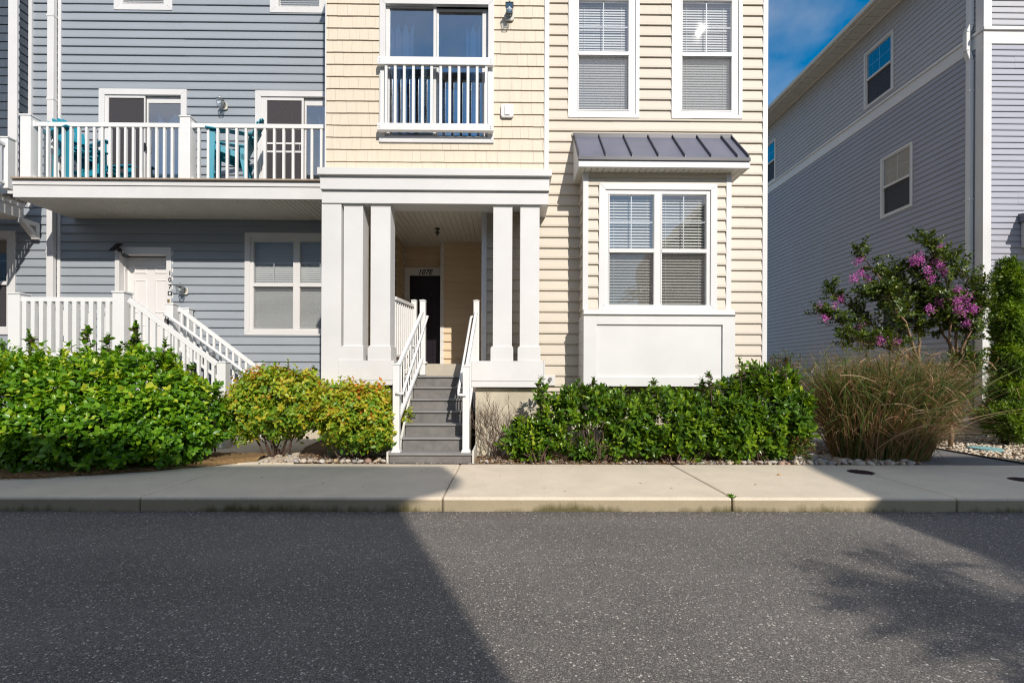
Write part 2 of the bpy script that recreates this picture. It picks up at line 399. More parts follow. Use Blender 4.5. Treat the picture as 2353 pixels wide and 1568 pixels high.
def mitred(mb, X0, X1, Z0, Z1, w, ya, yb, tr=None, g=.0012, bottom=True):
    tr = tr or (lambda u, y, z: (u, y, z))
    def pr(p):
        a = [tr(u, ya, z) for u, z in p]; b = [tr(u, yb, z) for u, z in p]; n = len(p)
        mb.add(a + b, [tuple(range(n)), tuple(range(2 * n - 1, n - 1, -1))] + [(i, i + n, (i + 1) % n + n, (i + 1) % n) for i in range(n)])
    pr([(X0, Z1), (X1, Z1), (X1 - w, Z1 - w), (X0 + w, Z1 - w)][::-1])
    if bottom: pr([(X0, Z0), (X1, Z0), (X1 - w, Z0 + w), (X0 + w, Z0 + w)])
    zb = Z0 + (w if bottom else 0)
    pr([(X0, Z0 + g * 2), (X0 + w, zb + g * 2), (X0 + w, Z1 - w - g * 2), (X0, Z1 - g * 2)])
    pr([(X1, Z0 + g * 2), (X1, Z1 - g * 2), (X1 - w, Z1 - w - g * 2), (X1 - w, zb + g * 2)])
    return mb

def window(parent, rect, panes, Y, trimw, name='window', grid=(1, 1), blind='blind', screen='screen', tr=None, slat_tilt=75, room=True,
           white='white', bare=.0, split=None, blind_drop=(1.0, 1.0), pitch=.045, glass='glass', gridlow=False, roomdepth=.5):
    """rect: X0, X1, Z0, Z1 of the outer trim. panes: list of (x0, x1, zupper0, zupper1, zlower0, zlower1). Faces -Y on the plane Y unless tr is given."""
    tr = tr or (lambda u, y, z: (u, y, z)); X0, X1, Z0, Z1 = rect
    mb = mitred(MB(), X0, X1, Z0, Z1, trimw, Y - .04, Y + .02, tr); t = mb.build(name, white, parent, bevel=.003)
    hx0, hx1, hz0, hz1 = X0 + trimw, X1 - trimw, Z0 + trimw, Z1 - trimw
    holes = []
    for (a, b, u0, u1, l0, l1) in panes: holes += [(a, b, u0, u1), (a, b, l0, l1)]
    fr = MB(); plate(fr, hx0, hx1, hz0, hz1, Y - .018, Y + .05, holes, tr); fr.build('frame', white, t, bevel=.003)
    st = MB()
    for (a, b, u0, u1, l0, l1) in panes:      # raised stops round each sash
        plate(st, a - .018, b + .018, l0 - .018, u1 + .018, Y - .026, Y - .0185, [(a - .008, b + .008, l0 - .008, u1 + .008)], tr)
        plate(st, a - .006, b + .006, l1 + .004, u0 - .004, Y - .034, Y - .019, [], tr)
    st.build('sash', white, t, bevel=.002)
    gu, bl, scn, mu, gl2 = MB(), MB(), MB(), MB(), MB()
    for (a, b, u0, u1, l0, l1) in panes:
        gu.add([tr(a - .01, Y + .004, u0 - .01), tr(b + .01, Y + .004, u0 - .01), tr(b + .01, Y + .004, u1 + .01), tr(a - .01, Y + .004, u1 + .01)], [(0, 1, 2, 3)])
        gl2.add([tr(a - .01, Y + .03, l0 - .01), tr(b + .01, Y + .03, l0 - .01), tr(b + .01, Y + .03, l1 + .01), tr(a - .01, Y + .03, l1 + .01)], [(0, 1, 2, 3)])
        if screen: scn.add([tr(a - .01, Y + .006, l0 - .01), tr(b + .01, Y + .006, l0 - .01), tr(b + .01, Y + .006, l1 + .01), tr(a - .01, Y + .006, l1 + .01)], [(0, 1, 2, 3)])
        if grid:
            secs = [(u0, u1, Y + .008)] + ([(l0, l1, Y + .034)] if gridlow else [])
            for (g0, g1, yy) in secs:
                for i in range(grid[0]):
                    x = a + (b - a) * (i + 1) / (grid[0] + 1); plate(mu, x - .008, x + .008, g0, g1, yy, yy + .008, [], tr)
                for i in range(grid[1]):
                    z = g0 + (g1 - g0) * (i + 1) / (grid[1] + 1); plate(mu, a, b, z - .0085, z + .0085, yy - .001, yy + .009, [], tr)
        if blind:
            for (z0, z1, dr) in ((l0, u1, blind_drop[0]),):
                zb = z1 - (z1 - z0) * dr; z = z1; sn = math.sin(R_(slat_tilt)); cs = math.cos(R_(slat_tilt)); hw = .026; k = 0
                while z > zb:
                    jt = random.uniform(-.0015, .0015); yc = Y + .09
                    p = [(a - .02, yc - hw * cs, z - hw * sn + jt), (b + .02, yc - hw * cs, z - hw * sn + jt), (b + .02, yc + hw * cs, z + hw * sn), (a - .02, yc + hw * cs, z + hw * sn)]
                    bl.add([tr(*q) for q in p] + [tr(q[0], q[1], q[2] + .003) for q in p], [(0, 1, 2, 3), (7, 6, 5, 4), (0, 4, 5, 1)]); z -= pitch; k += 1
                for q in (.12, .88): x = a + (b - a) * q; plate(bl, x - .002, x + .002, zb, z1, Y + .068, Y + .070, [], tr)
    gu.build('upper_pane', glass, t); gl2.build('lower_pane', glass, t)
    if screen: scn.build('insect_screen', screen, t)
    if mu.v: mu.build('muntin', white, t)
    if bl.v: bl.build('blind', blind, t)
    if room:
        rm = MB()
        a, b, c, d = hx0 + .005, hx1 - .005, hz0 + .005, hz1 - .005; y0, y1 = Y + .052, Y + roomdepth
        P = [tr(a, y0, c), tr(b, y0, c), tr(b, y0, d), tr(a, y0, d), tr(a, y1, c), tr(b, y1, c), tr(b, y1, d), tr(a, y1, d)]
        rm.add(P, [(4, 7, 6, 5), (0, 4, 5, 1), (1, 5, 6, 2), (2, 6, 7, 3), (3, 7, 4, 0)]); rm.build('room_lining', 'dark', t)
    return t

def wall_lamp(px, py, Y, facing=-1, metal='nickel', label='', size=1.0):
    c = W(px, py, Y); o = empty('wall_lantern', c, label, 'wall light')
    x, y, z = c; s = size
    MB().prism([(x - .075, y - .006, z - .05), (x - .05, y - .006, z - .075), (x + .05, y - .006, z - .075), (x + .075, y - .006, z - .05),
                (x + .075, y - .006, z + .05), (x + .05, y - .006, z + .075), (x - .05, y - .006, z + .075), (x - .075, y - .006, z + .05)], (0, -.028, 0)).build('mounting_plate', 'white_old', o, bevel=.004)
    yc = y - .17
    MB().disc((x, y - .075, z + .03), .055, .04, 16, 'Y').tube([(x, y - .05, z + .03), (x, y - .10, z + .055), (x, yc, z + .085)], .011).build('arm', metal, o)
    h = MB(); r1, r2 = .055, .038      # cage: four posts, rings, roof, finial
    top, bot = z + .07, z - .085
    for sx in (-1, 1):
        for sy in (-1, 1):
            h.bar((x + sx * r1, yc + sy * r1, top), (x + sx * r2, yc + sy * r2, bot), .006, .006, up=(0, 1, 0))
        h.bar((x - r1, yc + sx * r1, top), (x + r1, yc + sx * r1, top), .007, .007); h.bar((x + sx * r1, yc - r1, top), (x + sx * r1, yc + r1, top), .007, .007)
        h.bar((x - r2, yc + sx * r2, bot), (x + r2, yc + sx * r2, bot), .007, .007); h.bar((x + sx * r2, yc - r2, bot), (x + sx * r2, yc + r2, bot), .007, .007)
    h.add([(x - .065, yc - .065, top), (x + .065, yc - .065, top), (x + .065, yc + .065, top), (x - .065, yc + .065, top), (x, yc, top + .04)], [(0, 1, 4), (1, 2, 4), (2, 3, 4), (3, 0, 4), (3, 2, 1, 0)])
    h.tube([(x, yc, top + .035), (x, yc, top + .055)], .012)
    ring = [(x + .013 * math.cos(a), yc, top + .068 + .013 * math.sin(a)) for a in [i * math.pi / 5 for i in range(11)]]
    h.tube(ring, .003, 6); h.build('cage', metal, o)
    g = MB()
    for (dx, dy) in ((1, 0), (-1, 0), (0, 1), (0, -1)):
        px_, py_ = -dy, dx
        q = [(x + dx * r - px_ * r, yc + dy * r - py_ * r, zz) for r, zz in ((r1, top), (r2, bot))]; w2 = [(x + dx * r + px_ * r, yc + dy * r + py_ * r, zz) for r, zz in ((r1, top), (r2, bot))]
        g.add([q[0], w2[0], w2[1], q[1]], [(0, 1, 2, 3)])
    g.build('glass_shade', 'glass', o)
    MB().sphere((x, yc, z + .005), .028, sc=(1, 1, 1.3)).tube([(x, yc, z + .03), (x, yc, z + .07)], .013).build('bulb', 'bulb', o, smooth=True)
    return o
# ================================================================== ground, road, kerb
def surface_mat(name, build):
    m = bpy.data.materials.new(name); m.use_nodes = True; t = m.node_tree; build(t, t.nodes['Principled BSDF']); return m
def asphalt(t, b):
    tcn = nd(t, 'ShaderNodeTexCoord'); P = tcn.outputs['Object']
    def vor(scale, lo, hi):
        v = nd(t, 'ShaderNodeTexVoronoi'); v.inputs['Scale'].default_value = scale; t.links.new(P, v.inputs['Vector'])
        sx = nd(t, 'ShaderNodeSeparateColor'); t.links.new(v.outputs['Color'], sx.inputs[0])
        r = nd(t, 'ShaderNodeMapRange'); r.inputs[1].default_value = lo; r.inputs[2].default_value = hi; t.links.new(sx.outputs[0], r.inputs[0])
        d = nd(t, 'ShaderNodeMapRange'); d.inputs[1].default_value = .62 / 1; d.inputs[2].default_value = .35; t.links.new(v.outputs['Distance'], d.inputs[0])
        mu = nd(t, 'ShaderNodeMath', operation='MULTIPLY'); t.links.new(r.outputs[0], mu.inputs[0]); t.links.new(d.outputs[0], mu.inputs[1]); return mu.outputs[0], v, sx
    n = nd(t, 'ShaderNodeTexNoise'); n.inputs['Scale'].default_value = .9; n.inputs['Detail'].default_value = 5; t.links.new(P, n.inputs['Vector'])
    r = nd(t, 'ShaderNodeValToRGB'); r.color_ramp.elements[0].position = .3; r.color_ramp.elements[1].position = .7
    r.color_ramp.elements[0].color = (.115, .104, .096, 1); r.color_ramp.elements[1].color = (.150, .137, .126, 1); t.links.new(n.outputs['Fac'], r.inputs[0])
    n3 = nd(t, 'ShaderNodeTexNoise'); n3.inputs['Scale'].default_value = 210; n3.inputs['Detail'].default_value = 3; t.links.new(P, n3.inputs['Vector'])
    r3 = nd(t, 'ShaderNodeMapRange'); r3.inputs[1].default_value = .3; r3.inputs[2].default_value = .7; r3.inputs[3].default_value = .25; r3.inputs[4].default_value = 1.7; t.links.new(n3.outputs['Fac'], r3.inputs[0])
    mm = nd(t, 'ShaderNodeVectorMath', operation='SCALE'); t.links.new(r.outputs[0], mm.inputs[0]); t.links.new(r3.outputs[0], mm.inputs['Scale'])
    mq = nd(t, 'ShaderNodeMapping'); mq.inputs['Scale'].default_value = (.16, .75, 1); t.links.new(P, mq.inputs[0])
    nq = nd(t, 'ShaderNodeTexNoise'); nq.inputs['Scale'].default_value = 1.3; nq.inputs['Detail'].default_value = 4; t.links.new(mq.outputs[0], nq.inputs['Vector'])
    rq = nd(t, 'ShaderNodeMapRange'); rq.inputs[1].default_value = .3; rq.inputs[2].default_value = .7; rq.inputs[3].default_value = .80; rq.inputs[4].default_value = 1.12; t.links.new(nq.outputs['Fac'], rq.inputs[0])
    sy = nd(t, 'ShaderNodeSeparateXYZ'); t.links.new(P, sy.inputs[0]); ky = nd(t, 'ShaderNodeMapRange'); ky.inputs[1].default_value = 4.75; ky.inputs[2].default_value = 5.05; ky.inputs[3].default_value = 1; ky.inputs[4].default_value = .72; t.links.new(sy.outputs[1], ky.inputs[0])
    kq = nd(t, 'ShaderNodeMath', operation='MULTIPLY'); t.links.new(rq.outputs[0], kq.inputs[0]); t.links.new(ky.outputs[0], kq.inputs[1])
    mm2 = nd(t, 'ShaderNodeVectorMath', operation='SCALE'); t.links.new(mm.outputs[0], mm2.inputs[0]); t.links.new(kq.outputs[0], mm2.inputs['Scale']); mm = mm2
    f1, v1, s1 = vor(130, .60, .95); f2, v2, s2 = vor(80, .90, .99)
    def chip(base, fac, c):
        mx_ = nd(t, 'ShaderNodeMixRGB'); mx_.inputs['Color2'].default_value = c + (1,); t.links.new(base, mx_.inputs['Color1']); t.links.new(fac, mx_.inputs['Fac']); return mx_.outputs[0]
    c = chip(mm.outputs[0], f1, (.36, .33, .295)); c = chip(c, f2, (.62, .57, .50))
    t.links.new(c, b.inputs['Base Color']); b.inputs['Roughness'].default_value = .8; b.inputs['Specular IOR Level'].default_value = .35
    bn = nd(t, 'ShaderNodeBump'); bn.inputs['Strength'].default_value = .65; bn.inputs['Distance'].default_value = .004
    t.links.new(s1.outputs[1], bn.inputs['Height']); t.links.new(bn.outputs[0], b.inputs['Normal'])
def kerbconc(t, b):
    tcn = nd(t, 'ShaderNodeTexCoord'); P = tcn.outputs['Object']
    n = nd(t, 'ShaderNodeTexNoise'); n.inputs['Scale'].default_value = 2.4; n.inputs['Detail'].default_value = 9; n.inputs['Roughness'].default_value = .66; t.links.new(P, n.inputs['Vector'])
    r = nd(t, 'ShaderNodeValToRGB'); r.color_ramp.elements[0].position = .35; r.color_ramp.elements[1].position = .7
    r.color_ramp.elements[0].color = (.70, .60, .465, 1); r.color_ramp.elements[1].color = (.60, .515, .40, 1); t.links.new(n.outputs['Fac'], r.inputs[0])
    # fine grain and pits
    n3 = nd(t, 'ShaderNodeTexNoise'); n3.inputs['Scale'].default_value = 130; n3.inputs['Detail'].default_value = 4; t.links.new(P, n3.inputs['Vector'])
    r3 = nd(t, 'ShaderNodeMapRange'); r3.inputs[1].default_value = .3; r3.inputs[2].default_value = .7; r3.inputs[3].default_value = .78; r3.inputs[4].default_value = 1.2; t.links.new(n3.outputs['Fac'], r3.inputs[0])
    mm = nd(t, 'ShaderNodeVectorMath', operation='SCALE'); t.links.new(r.outputs[0], mm.inputs[0]); t.links.new(r3.outputs[0], mm.inputs['Scale'])
    v = nd(t, 'ShaderNodeTexVoronoi'); v.inputs['Scale'].default_value = 42; t.links.new(P, v.inputs['Vector'])
    sc_ = nd(t, 'ShaderNodeSeparateColor'); t.links.new(v.outputs['Color'], sc_.inputs[0])
    g = nd(t, 'ShaderNodeMath', operation='GREATER_THAN'); g.inputs[1].default_value = .93; t.links.new(sc_.outputs[0], g.inputs[0])
    l = nd(t, 'ShaderNodeMath', operation='LESS_THAN'); l.inputs[1].default_value = .16; t.links.new(v.outputs['Distance'], l.inputs[0])
    ml = nd(t, 'ShaderNodeMath', operation='MULTIPLY'); t.links.new(g.outputs[0], ml.inputs[0]); t.links.new(l.outputs[0], ml.inputs[1])
    m1 = nd(t, 'ShaderNodeMixRGB'); m1.inputs['Color2'].default_value = (.16, .14, .12, 1); t.links.new(mm.outputs[0], m1.inputs['Color1']); t.links.new(ml.outputs[0], m1.inputs['Fac'])
    # grimy kerb face and moss low down, in vertical streaks
    sx = nd(t, 'ShaderNodeSeparateXYZ'); t.links.new(P, sx.inputs[0])
    zz = nd(t, 'ShaderNodeMapRange'); zz.inputs[1].default_value = -.035; zz.inputs[2].default_value = -.15; zz.inputs[3].default_value = -.16; zz.inputs[4].default_value = .34; t.links.new(sx.outputs[2], zz.inputs[0])
    mp_ = nd(t, 'ShaderNodeMapping'); mp_.inputs['Scale'].default_value = (1, .2, .28); t.links.new(P, mp_.inputs[0])
    n4 = nd(t, 'ShaderNodeTexNoise'); n4.inputs['Scale'].default_value = 9; n4.inputs['Detail'].default_value = 6; n4.inputs['Roughness'].default_value = .68; t.links.new(mp_.outputs[0], n4.inputs['Vector'])
    n5 = nd(t, 'ShaderNodeTexNoise'); n5.inputs['Scale'].default_value = .55; n5.inputs['Detail'].default_value = 3; t.links.new(P, n5.inputs['Vector'])
    a1 = nd(t, 'ShaderNodeMath', operation='ADD'); t.links.new(n4.outputs['Fac'], a1.inputs[0]); t.links.new(zz.outputs[0], a1.inputs[1])
    a2 = nd(t, 'ShaderNodeMath', operation='ADD'); m55 = nd(t, 'ShaderNodeMath', operation='MULTIPLY'); m55.inputs[1].default_value = 1.9; t.links.new(n5.outputs['Fac'], m55.inputs[0]); t.links.new(a1.outputs[0], a2.inputs[0]); t.links.new(m55.outputs[0], a2.inputs[1])
    mr = nd(t, 'ShaderNodeMapRange'); mr.inputs[1].default_value = 1.58; mr.inputs[2].default_value = 1.9; t.links.new(a2.outputs[0], mr.inputs[0])
    lt = nd(t, 'ShaderNodeMath', operation='LESS_THAN'); lt.inputs[1].default_value = -.03; t.links.new(sx.outputs[2], lt.inputs[0])
    m5 = nd(t, 'ShaderNodeMath', operation='MULTIPLY'); t.links.new(mr.outputs[0], m5.inputs[0]); t.links.new(lt.outputs[0], m5.inputs[1])
    grime = nd(t, 'ShaderNodeMixRGB', blend_type='MULTIPLY'); grime.inputs['Color2'].default_value = (.56, .54, .46, 1); t.links.new(m1.outputs[0], grime.inputs['Color1']); t.links.new(lt.outputs[0], grime.inputs['Fac'])
    m2 = nd(t, 'ShaderNodeMixRGB'); m2.inputs['Color2'].default_value = (.11, .095, .035, 1); t.links.new(grime.outputs[0], m2.inputs['Color1']); t.links.new(m5.outputs[0], m2.inputs['Fac'])
    t.links.new(m2.outputs[0], b.inputs['Base Color']); b.inputs['Roughness'].default_value = .88
    bn = nd(t, 'ShaderNodeBump'); bn.inputs['Strength'].default_value = .35; bn.inputs['Distance'].default_value = .004
    t.links.new(n3.outputs['Fac'], bn.inputs['Height']); t.links.new(bn.outputs[0], b.inputs['Normal'])
M['asphalt'] = surface_mat('asphalt', asphalt); M['kerb'] = surface_mat('kerb_concrete', kerbconc)

def struct(name, mb, m, **k):
    o = mb.build(name, m, None, **k); o['kind'] = 'structure'; return o
struct('ground', MB().box(-400, 400, -400, 400, -.6, -.2), mat('far_ground', (.14, .12, .09), .95, var=.3, vscale=.5))
KY = 5.07     # kerb face
struct('road', MB().box(-60, 60, -5.0, KY + .05, -.19, -.15), 'asphalt')
# sidewalk with the kerb cast on: slabs between open joints
swb = MB(); joints = [-60, -22, -13.2, -10.1, -7.0, -3.86, -.68, 2.40, 4.82, 7.9, 11.0, 14.1, 60]
for i, (a, b) in enumerate(zip(joints[:-1], joints[1:])):
    yb = 6.98 if a > -4 else 6.98
    g = .004 if i != 7 else .007
    swb.box(a + g, b - (.009 if i == 7 else g), KY, yb, -.3, 0)
sw = struct('sidewalk', swb, 'kerb', bevel=.022)
struct('sidewalk_joint_base', MB().box(-59, 59, KY + .03, 6.9, -.29, -.03), mat('joint_dirt', (.06, .05, .035), .95))
# street side opposite the camera
struct('far_sidewalk', MB().box(-60, 60, -7.0, -5.0, -.3, 0), 'kerb', bevel=.02)
# walkway to the left stoop and the path between the houses
wk = MB()
wk.prism([(-5.3, 6.985, -.2), (-3.1, 6.985, -.2), (-3.35, 7.7, -.2), (-3.6, 8.6, -.2), (-3.75, 10.4, -.2), (-5.25, 10.4, -.2), (-5.25, 7.9, -.2), (-5.5, 7.3, -.2)], (0, 0, .203))
struct('walkway', wk, 'kerb', bevel=.01)
struct('path', MB().box(6.06, 7.64, 6.985, 30, -.2, .006), 'aggregate')
MB().box(7.64, 7.67, 6.985, 30, -.2, .03).build('path_edging', 'black')['kind'] = 'structure'
struct('planting_bed', MB().box(-60, -5.3, 6.98, 60, -.25, -.02).box(-3.7, 6.05, 6.98, 60, -.25, -.02).box(7.68, 60, 6.98, 60, -.25, -.025).box(-5.3, -3.7, 10.4, 60, -.25, -.02).box(-3.7, -3.3, 7.6, 10.4, -.25, -.021), 'soil')

# ================================================================== beige townhouse (107E)
DM, DP = 8.35, 7.75
bt = empty('beige_townhouse', (0.8, 8.35, 0), 'beige sided townhouse with shingled bay over the columned porch, numbered 107E', 'townhouse')
XL = W(738, 600, 7.7).x; XR = W(1760, 400, DM).x; XPO = W(1112, 650, DM).x      # party wall, right corner, porch opening
TOPZ = 11.2; LAND = 1.49; E = .1855
uw = []
for (o0, o1, g0, g1, yu, yr0, yr1, yl, ob) in ((1304.8, 1467.4, 1329, 1443, 3, 121, 130, 253, 273), (1541.3, 1703.3, 1566.4, 1679.3, 4.5, 123, 132.5, 254.5, 275)):
    X0, X1, Z0, Z1 = RC(o0, -11, o1, ob, DM)
    a, b, zl0, zu1 = RC(g0, yu, g1, yl, DM); zm0 = W((g0 + g1) / 2, yr1, DM).z; zm1 = W((g0 + g1) / 2, yr0, DM).z
    uw.append(((X0, X1, Z0, Z1), [(a, b, zm1, zu1, zl0, zm0)]))
holes = [(r[0] + .05, r[1] - .05, r[2] + .05, r[3] - .05) for r, p in uw]
cbw = .085
siding(MB(), XPO, XR - .02, 1.02, TOPZ, DM, E, holes, zphase=1.10).build('siding_wall', 'beige', bt)
# wall core, other sides and roof so that the house stands from anywhere
core = MB(); plate(core, XPO, XR - .03, 1.0, TOPZ, DM + .03, DM + .12, holes)
core.box(XR - .04, XR - .025, DM + .02, DM + 12, 1.0, TOPZ).box(XL + .03, XL + .05, 9.75, DM + 12, 1.0, TOPZ).box(XL, XR - .03, DM + 11.9, DM + 12, 1.0, TOPZ)
core.build('wall_core', 'beige', bt)
rf = MB(); zr = TOPZ
rf.prism([(XL, 7.6, zr - .1), (XL, DM + 12.3, zr - .1), (XL, 14, zr + 3)], (XR - XL + .3, 0, 0)); rf.build('roof', 'shingleroof', bt)
fd = MB().box(XPO + .1, XR - .03, DM + .01, DM + 12, -.2, 1.0)
fd.box(W(1092, 950, 7.82).x, W(1248, 950, 7.82).x, 7.82, DM - .01, -.2, 1.08).box(XL + .06, W(905, 900, 7.82).x, 7.82, DM + 1, -.2, 1.08)
fd.build('foundation', 'concrete_fnd', bt)
X0, X1, Z0, Z1 = RC(1749.5, 500, 1760.5, 520, DM)
MB().box(X0, X1, DM - .035, DM + .09, 1.0, TOPZ).each('corner_board', 'white', bt, bevel=.003)
for (r, p) in uw:
    window(bt, r, p, DM, .065, blind_drop=(1, 1), slat_tilt=66, pitch=.044)

# shingled wall above the porch with the sliding door
DS = 7.88; ES = .1985
SX0, SX1 = W(748, 200, DS).x, W(1250, 200, DS).x; SZ0 = W(1000, 388, DS).z
jx0, jx1, jz0, jz1 = RC(872.7, 1, 1134.6, 330, DS)
jh = [(jx0 + .04, jx1 - .04, jz0 + .04, jz1 - .04)]
shingles(MB(), SX0, SX1, SZ0 - .05, TOPZ, DS, ES, jh, zphase=W(820, 372, DS).z).build('shingle_wall', 'cream', bt)
MB().box(XL + .01, SX0, DS - .035, DS + .4, SZ0 - .03, TOPZ).box(SX1, SX1 + .078, DS - .035, DM, SZ0 - .03, TOPZ).each('corner_board', 'white', bt, bevel=.003)
cb = MB(); plate(cb, XL + .02, SX1 + .07, SZ0 - .02, TOPZ, DS + .01, DS + .09, jh); cb.box(XL + .01, XL + .03, DS + .1, 9.7, SZ0, TOPZ); cb.build('bay_core', 'cream', bt)
# sliding door: two glass leaves
t = mitred(MB(), jx0, jx1, jz0, jz1, .095, DS - .045, DS + .02).build('sliding_door', 'white', bt, bevel=.003)
ga0, ga1, gz0, gz1 = RC(895.6, 22, 996, 312, DS + .05); gb0, gb1, _, gz1b = RC(1007.5, 30, 1108, 312, DS + .09)
fr = MB(); plate(fr, jx0 + .095, gb0 - .03, jz0 + .095, jz1 - .095, DS + .02, DS + .055, [(ga0, ga1, gz0, gz1)])
plate(fr, gb0 - .028, jx1 - .095, jz0 + .095, jz1 - .095, DS + .06, DS + .095, [(gb0, gb1, gz0, gz1b)]); fr.build('leaf_frame', 'white', t, bevel=.003)
MB().box(ga0 - .01, ga1 + .01, DS + .035, DS + .04, gz0 - .01, gz1 + .01).box(gb0 - .01, gb1 + .01, DS + .075, DS + .08, gz0 - .01, gz1b + .01).build('pane', 'glass_dark', t)
def curtain(x0, x1, z0, z1, y, mt, parent, amp=.035, waves=4, scallop=0):
    m = MB(); n = 40
    for i in range(n):
        u0, u1 = i / n, (i + 1) / n
        f = lambda u: y + amp * math.sin(u * waves * 2 * math.pi) + .01 * math.sin(u * 23)
        zt = lambda u: z1 - scallop * abs(math.sin(u * waves * math.pi))
        a, b = x0 + (x1 - x0) * u0, x0 + (x1 - x0) * u1
        m.add([(a, f(u0), z0), (b, f(u1), z0), (b, f(u1), zt(u1)), (a, f(u0), zt(u0))], [(0, 1, 2, 3)])
    return m.build('curtain', mt, parent, smooth=True)
curtain(ga0 - .02, ga0 + .36, gz0, gz1 - .1, DS + .2, 'curtain', t, waves=3, scallop=.2)
curtain(gb1 - .28, gb1 + .02, gz0, gz1 - .1, DS + .2, 'curtain', t, waves=2.5, scallop=.2)
# a shuttered panel and furniture behind the glass
lv = MB(); x0, x1 = ga0 + .45, ga0 + .62
lv.box(x0 - .03, x0, DS + .5, DS + .53, gz0, gz0 + 1.5).box(x1, x1 + .03, DS + .5, DS + .53, gz0, gz0 + 1.5)
for i in range(30): lv.box(x0, x1, DS + .505, DS + .525, gz0 + .05 * i, gz0 + .05 * i + .035)
lv.build('louvre_panel', 'blind_tan', t)
MB().box(gb0, gb1 + .05, DS + .7, DS + .74, gz0, gz0 + 1.15).build('interior_panel', 'curtain', t)
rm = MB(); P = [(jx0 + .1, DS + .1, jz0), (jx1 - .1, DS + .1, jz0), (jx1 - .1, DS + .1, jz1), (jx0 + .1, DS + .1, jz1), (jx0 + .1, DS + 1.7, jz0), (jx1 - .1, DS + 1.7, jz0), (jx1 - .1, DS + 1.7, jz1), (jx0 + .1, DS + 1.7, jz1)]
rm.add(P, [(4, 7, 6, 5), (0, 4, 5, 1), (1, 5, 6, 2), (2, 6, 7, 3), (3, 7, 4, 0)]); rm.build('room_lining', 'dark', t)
# juliet railing
jr = empty('juliet_railing', W(1001, 296, 7.78), 'white metal railing bolted across the upper glass door of the cream shingled wall', 'railing')
X0, X1, Z0, Z1 = RC(869, 138, 1133.7, 156, 7.80); MB().box(X0, X1, 7.72, 7.80, Z0, Z1).build('top_rail', 'white_rail', jr, bevel=.006)
xa, xb, zb0, zb1 = RC(869, 289, 1133.7, 305, 7.80); MB().box(xa, xb, 7.72, 7.80, zb0, zb1).build('bottom_rail', 'white_rail', jr, bevel=.006)
MB().box(X0 + .03, X0 + .09, 7.80, DS - .05, zb1, Z0).box(X1 - .09, X1 - .03, 7.80, DS - .05, zb1, Z0).box(X0 + .02, X0 + .1, 7.8, DS - .04, Z0, Z1).box(X1 - .1, X1 - .02, 7.8, DS - .04, Z0, Z1).box(X0 + .02, X0 + .1, 7.8, DS - .04, zb0, zb1).box(X1 - .1, X1 - .02, 7.8, DS - .04, zb0, zb1).each('wall_bracket', 'white_rail', jr, bevel=.003)
bo = MB()
for x in (X0 + .04, X1 - .04):
    for z in (Z0 + .04, Z1 - .04, zb0 + .04, zb1 - .04): bo.disc((x, 7.712, z), .009, .012, 10, 'Y')
bo.each('bolt', 'white_old', jr)
for i in range(12):
    c = W(887.7 + i * 20.83, 220, 7.78).x; MB().box(c - .021, c + .021, 7.74, 7.782, zb1 - .01, Z0 + .01).build('baluster', 'white_rail', jr, bevel=.003)

wall_lamp(1170, 40, DS - .02, metal='bronze', label='dark green lantern beside the upper glass door on the cream shingles')
c = W(1165, 257, DS - .02); ob = empty('outlet_cover', c, 'square white outlet box mounted below the lantern on cream shingles', 'outlet')
MB().prism([(c.x + a * .105, c.y, c.z + b * .11) for a, b in ((-1, -.75), (-.75, -1), (.75, -1), (1, -.75), (1, .75), (.75, 1), (-.75, 1), (-1, .75))], (0, -.04, 0)).build('box', 'white', ob, bevel=.006)
MB().box(c.x - .04, c.x + .04, c.y - .055, c.y - .04, c.z - .075, c.z + .075).build('cover', 'white_rail', ob, bevel=.006)

# porch: cornice bands, columns, base walls, ceiling, recess
def band(x0, y0, x1, y1, D, name, back=.0, bev=.004, mt='white'):
    X0, X1, Z0, Z1 = RC(x0, y0, x1, y1, D); return MB().box(X0, X1, D, DM + .02 + back, Z0, Z1).build(name, mt, bt, bevel=bev)
band(728, 386, 1268, 402, 7.60, 'cornice')
band(735, 405, 1262, 436, 7.655, 'cornice')
X0, X1, Z0, Z1 = RC(740, 400, 1256, 407, 7.70); MB().box(X0, X1, 7.70, DM, Z0, Z1).build('cornice', 'white_old', bt)
X0, X1, Z0, Z1 = RC(740, 434, 1256, 440, 7.725); MB().box(X0, X1, 7.725, DM, Z0, Z1).build('cornice', 'white_old', bt)
HX0, HX1, HZ0, HZ1 = RC(739, 439, 1260, 468, 7.70)
hb = MB().box(HX0, HX1, 7.70, 8.06, HZ0, HZ1).box(HX0, HX0 + .36, 8.06, 9.7, HZ0, HZ1).box(HX1 - .36, HX1, 8.06, DM, HZ0, HZ1); hb.build('porch_beam', 'white', bt, bevel=.004)
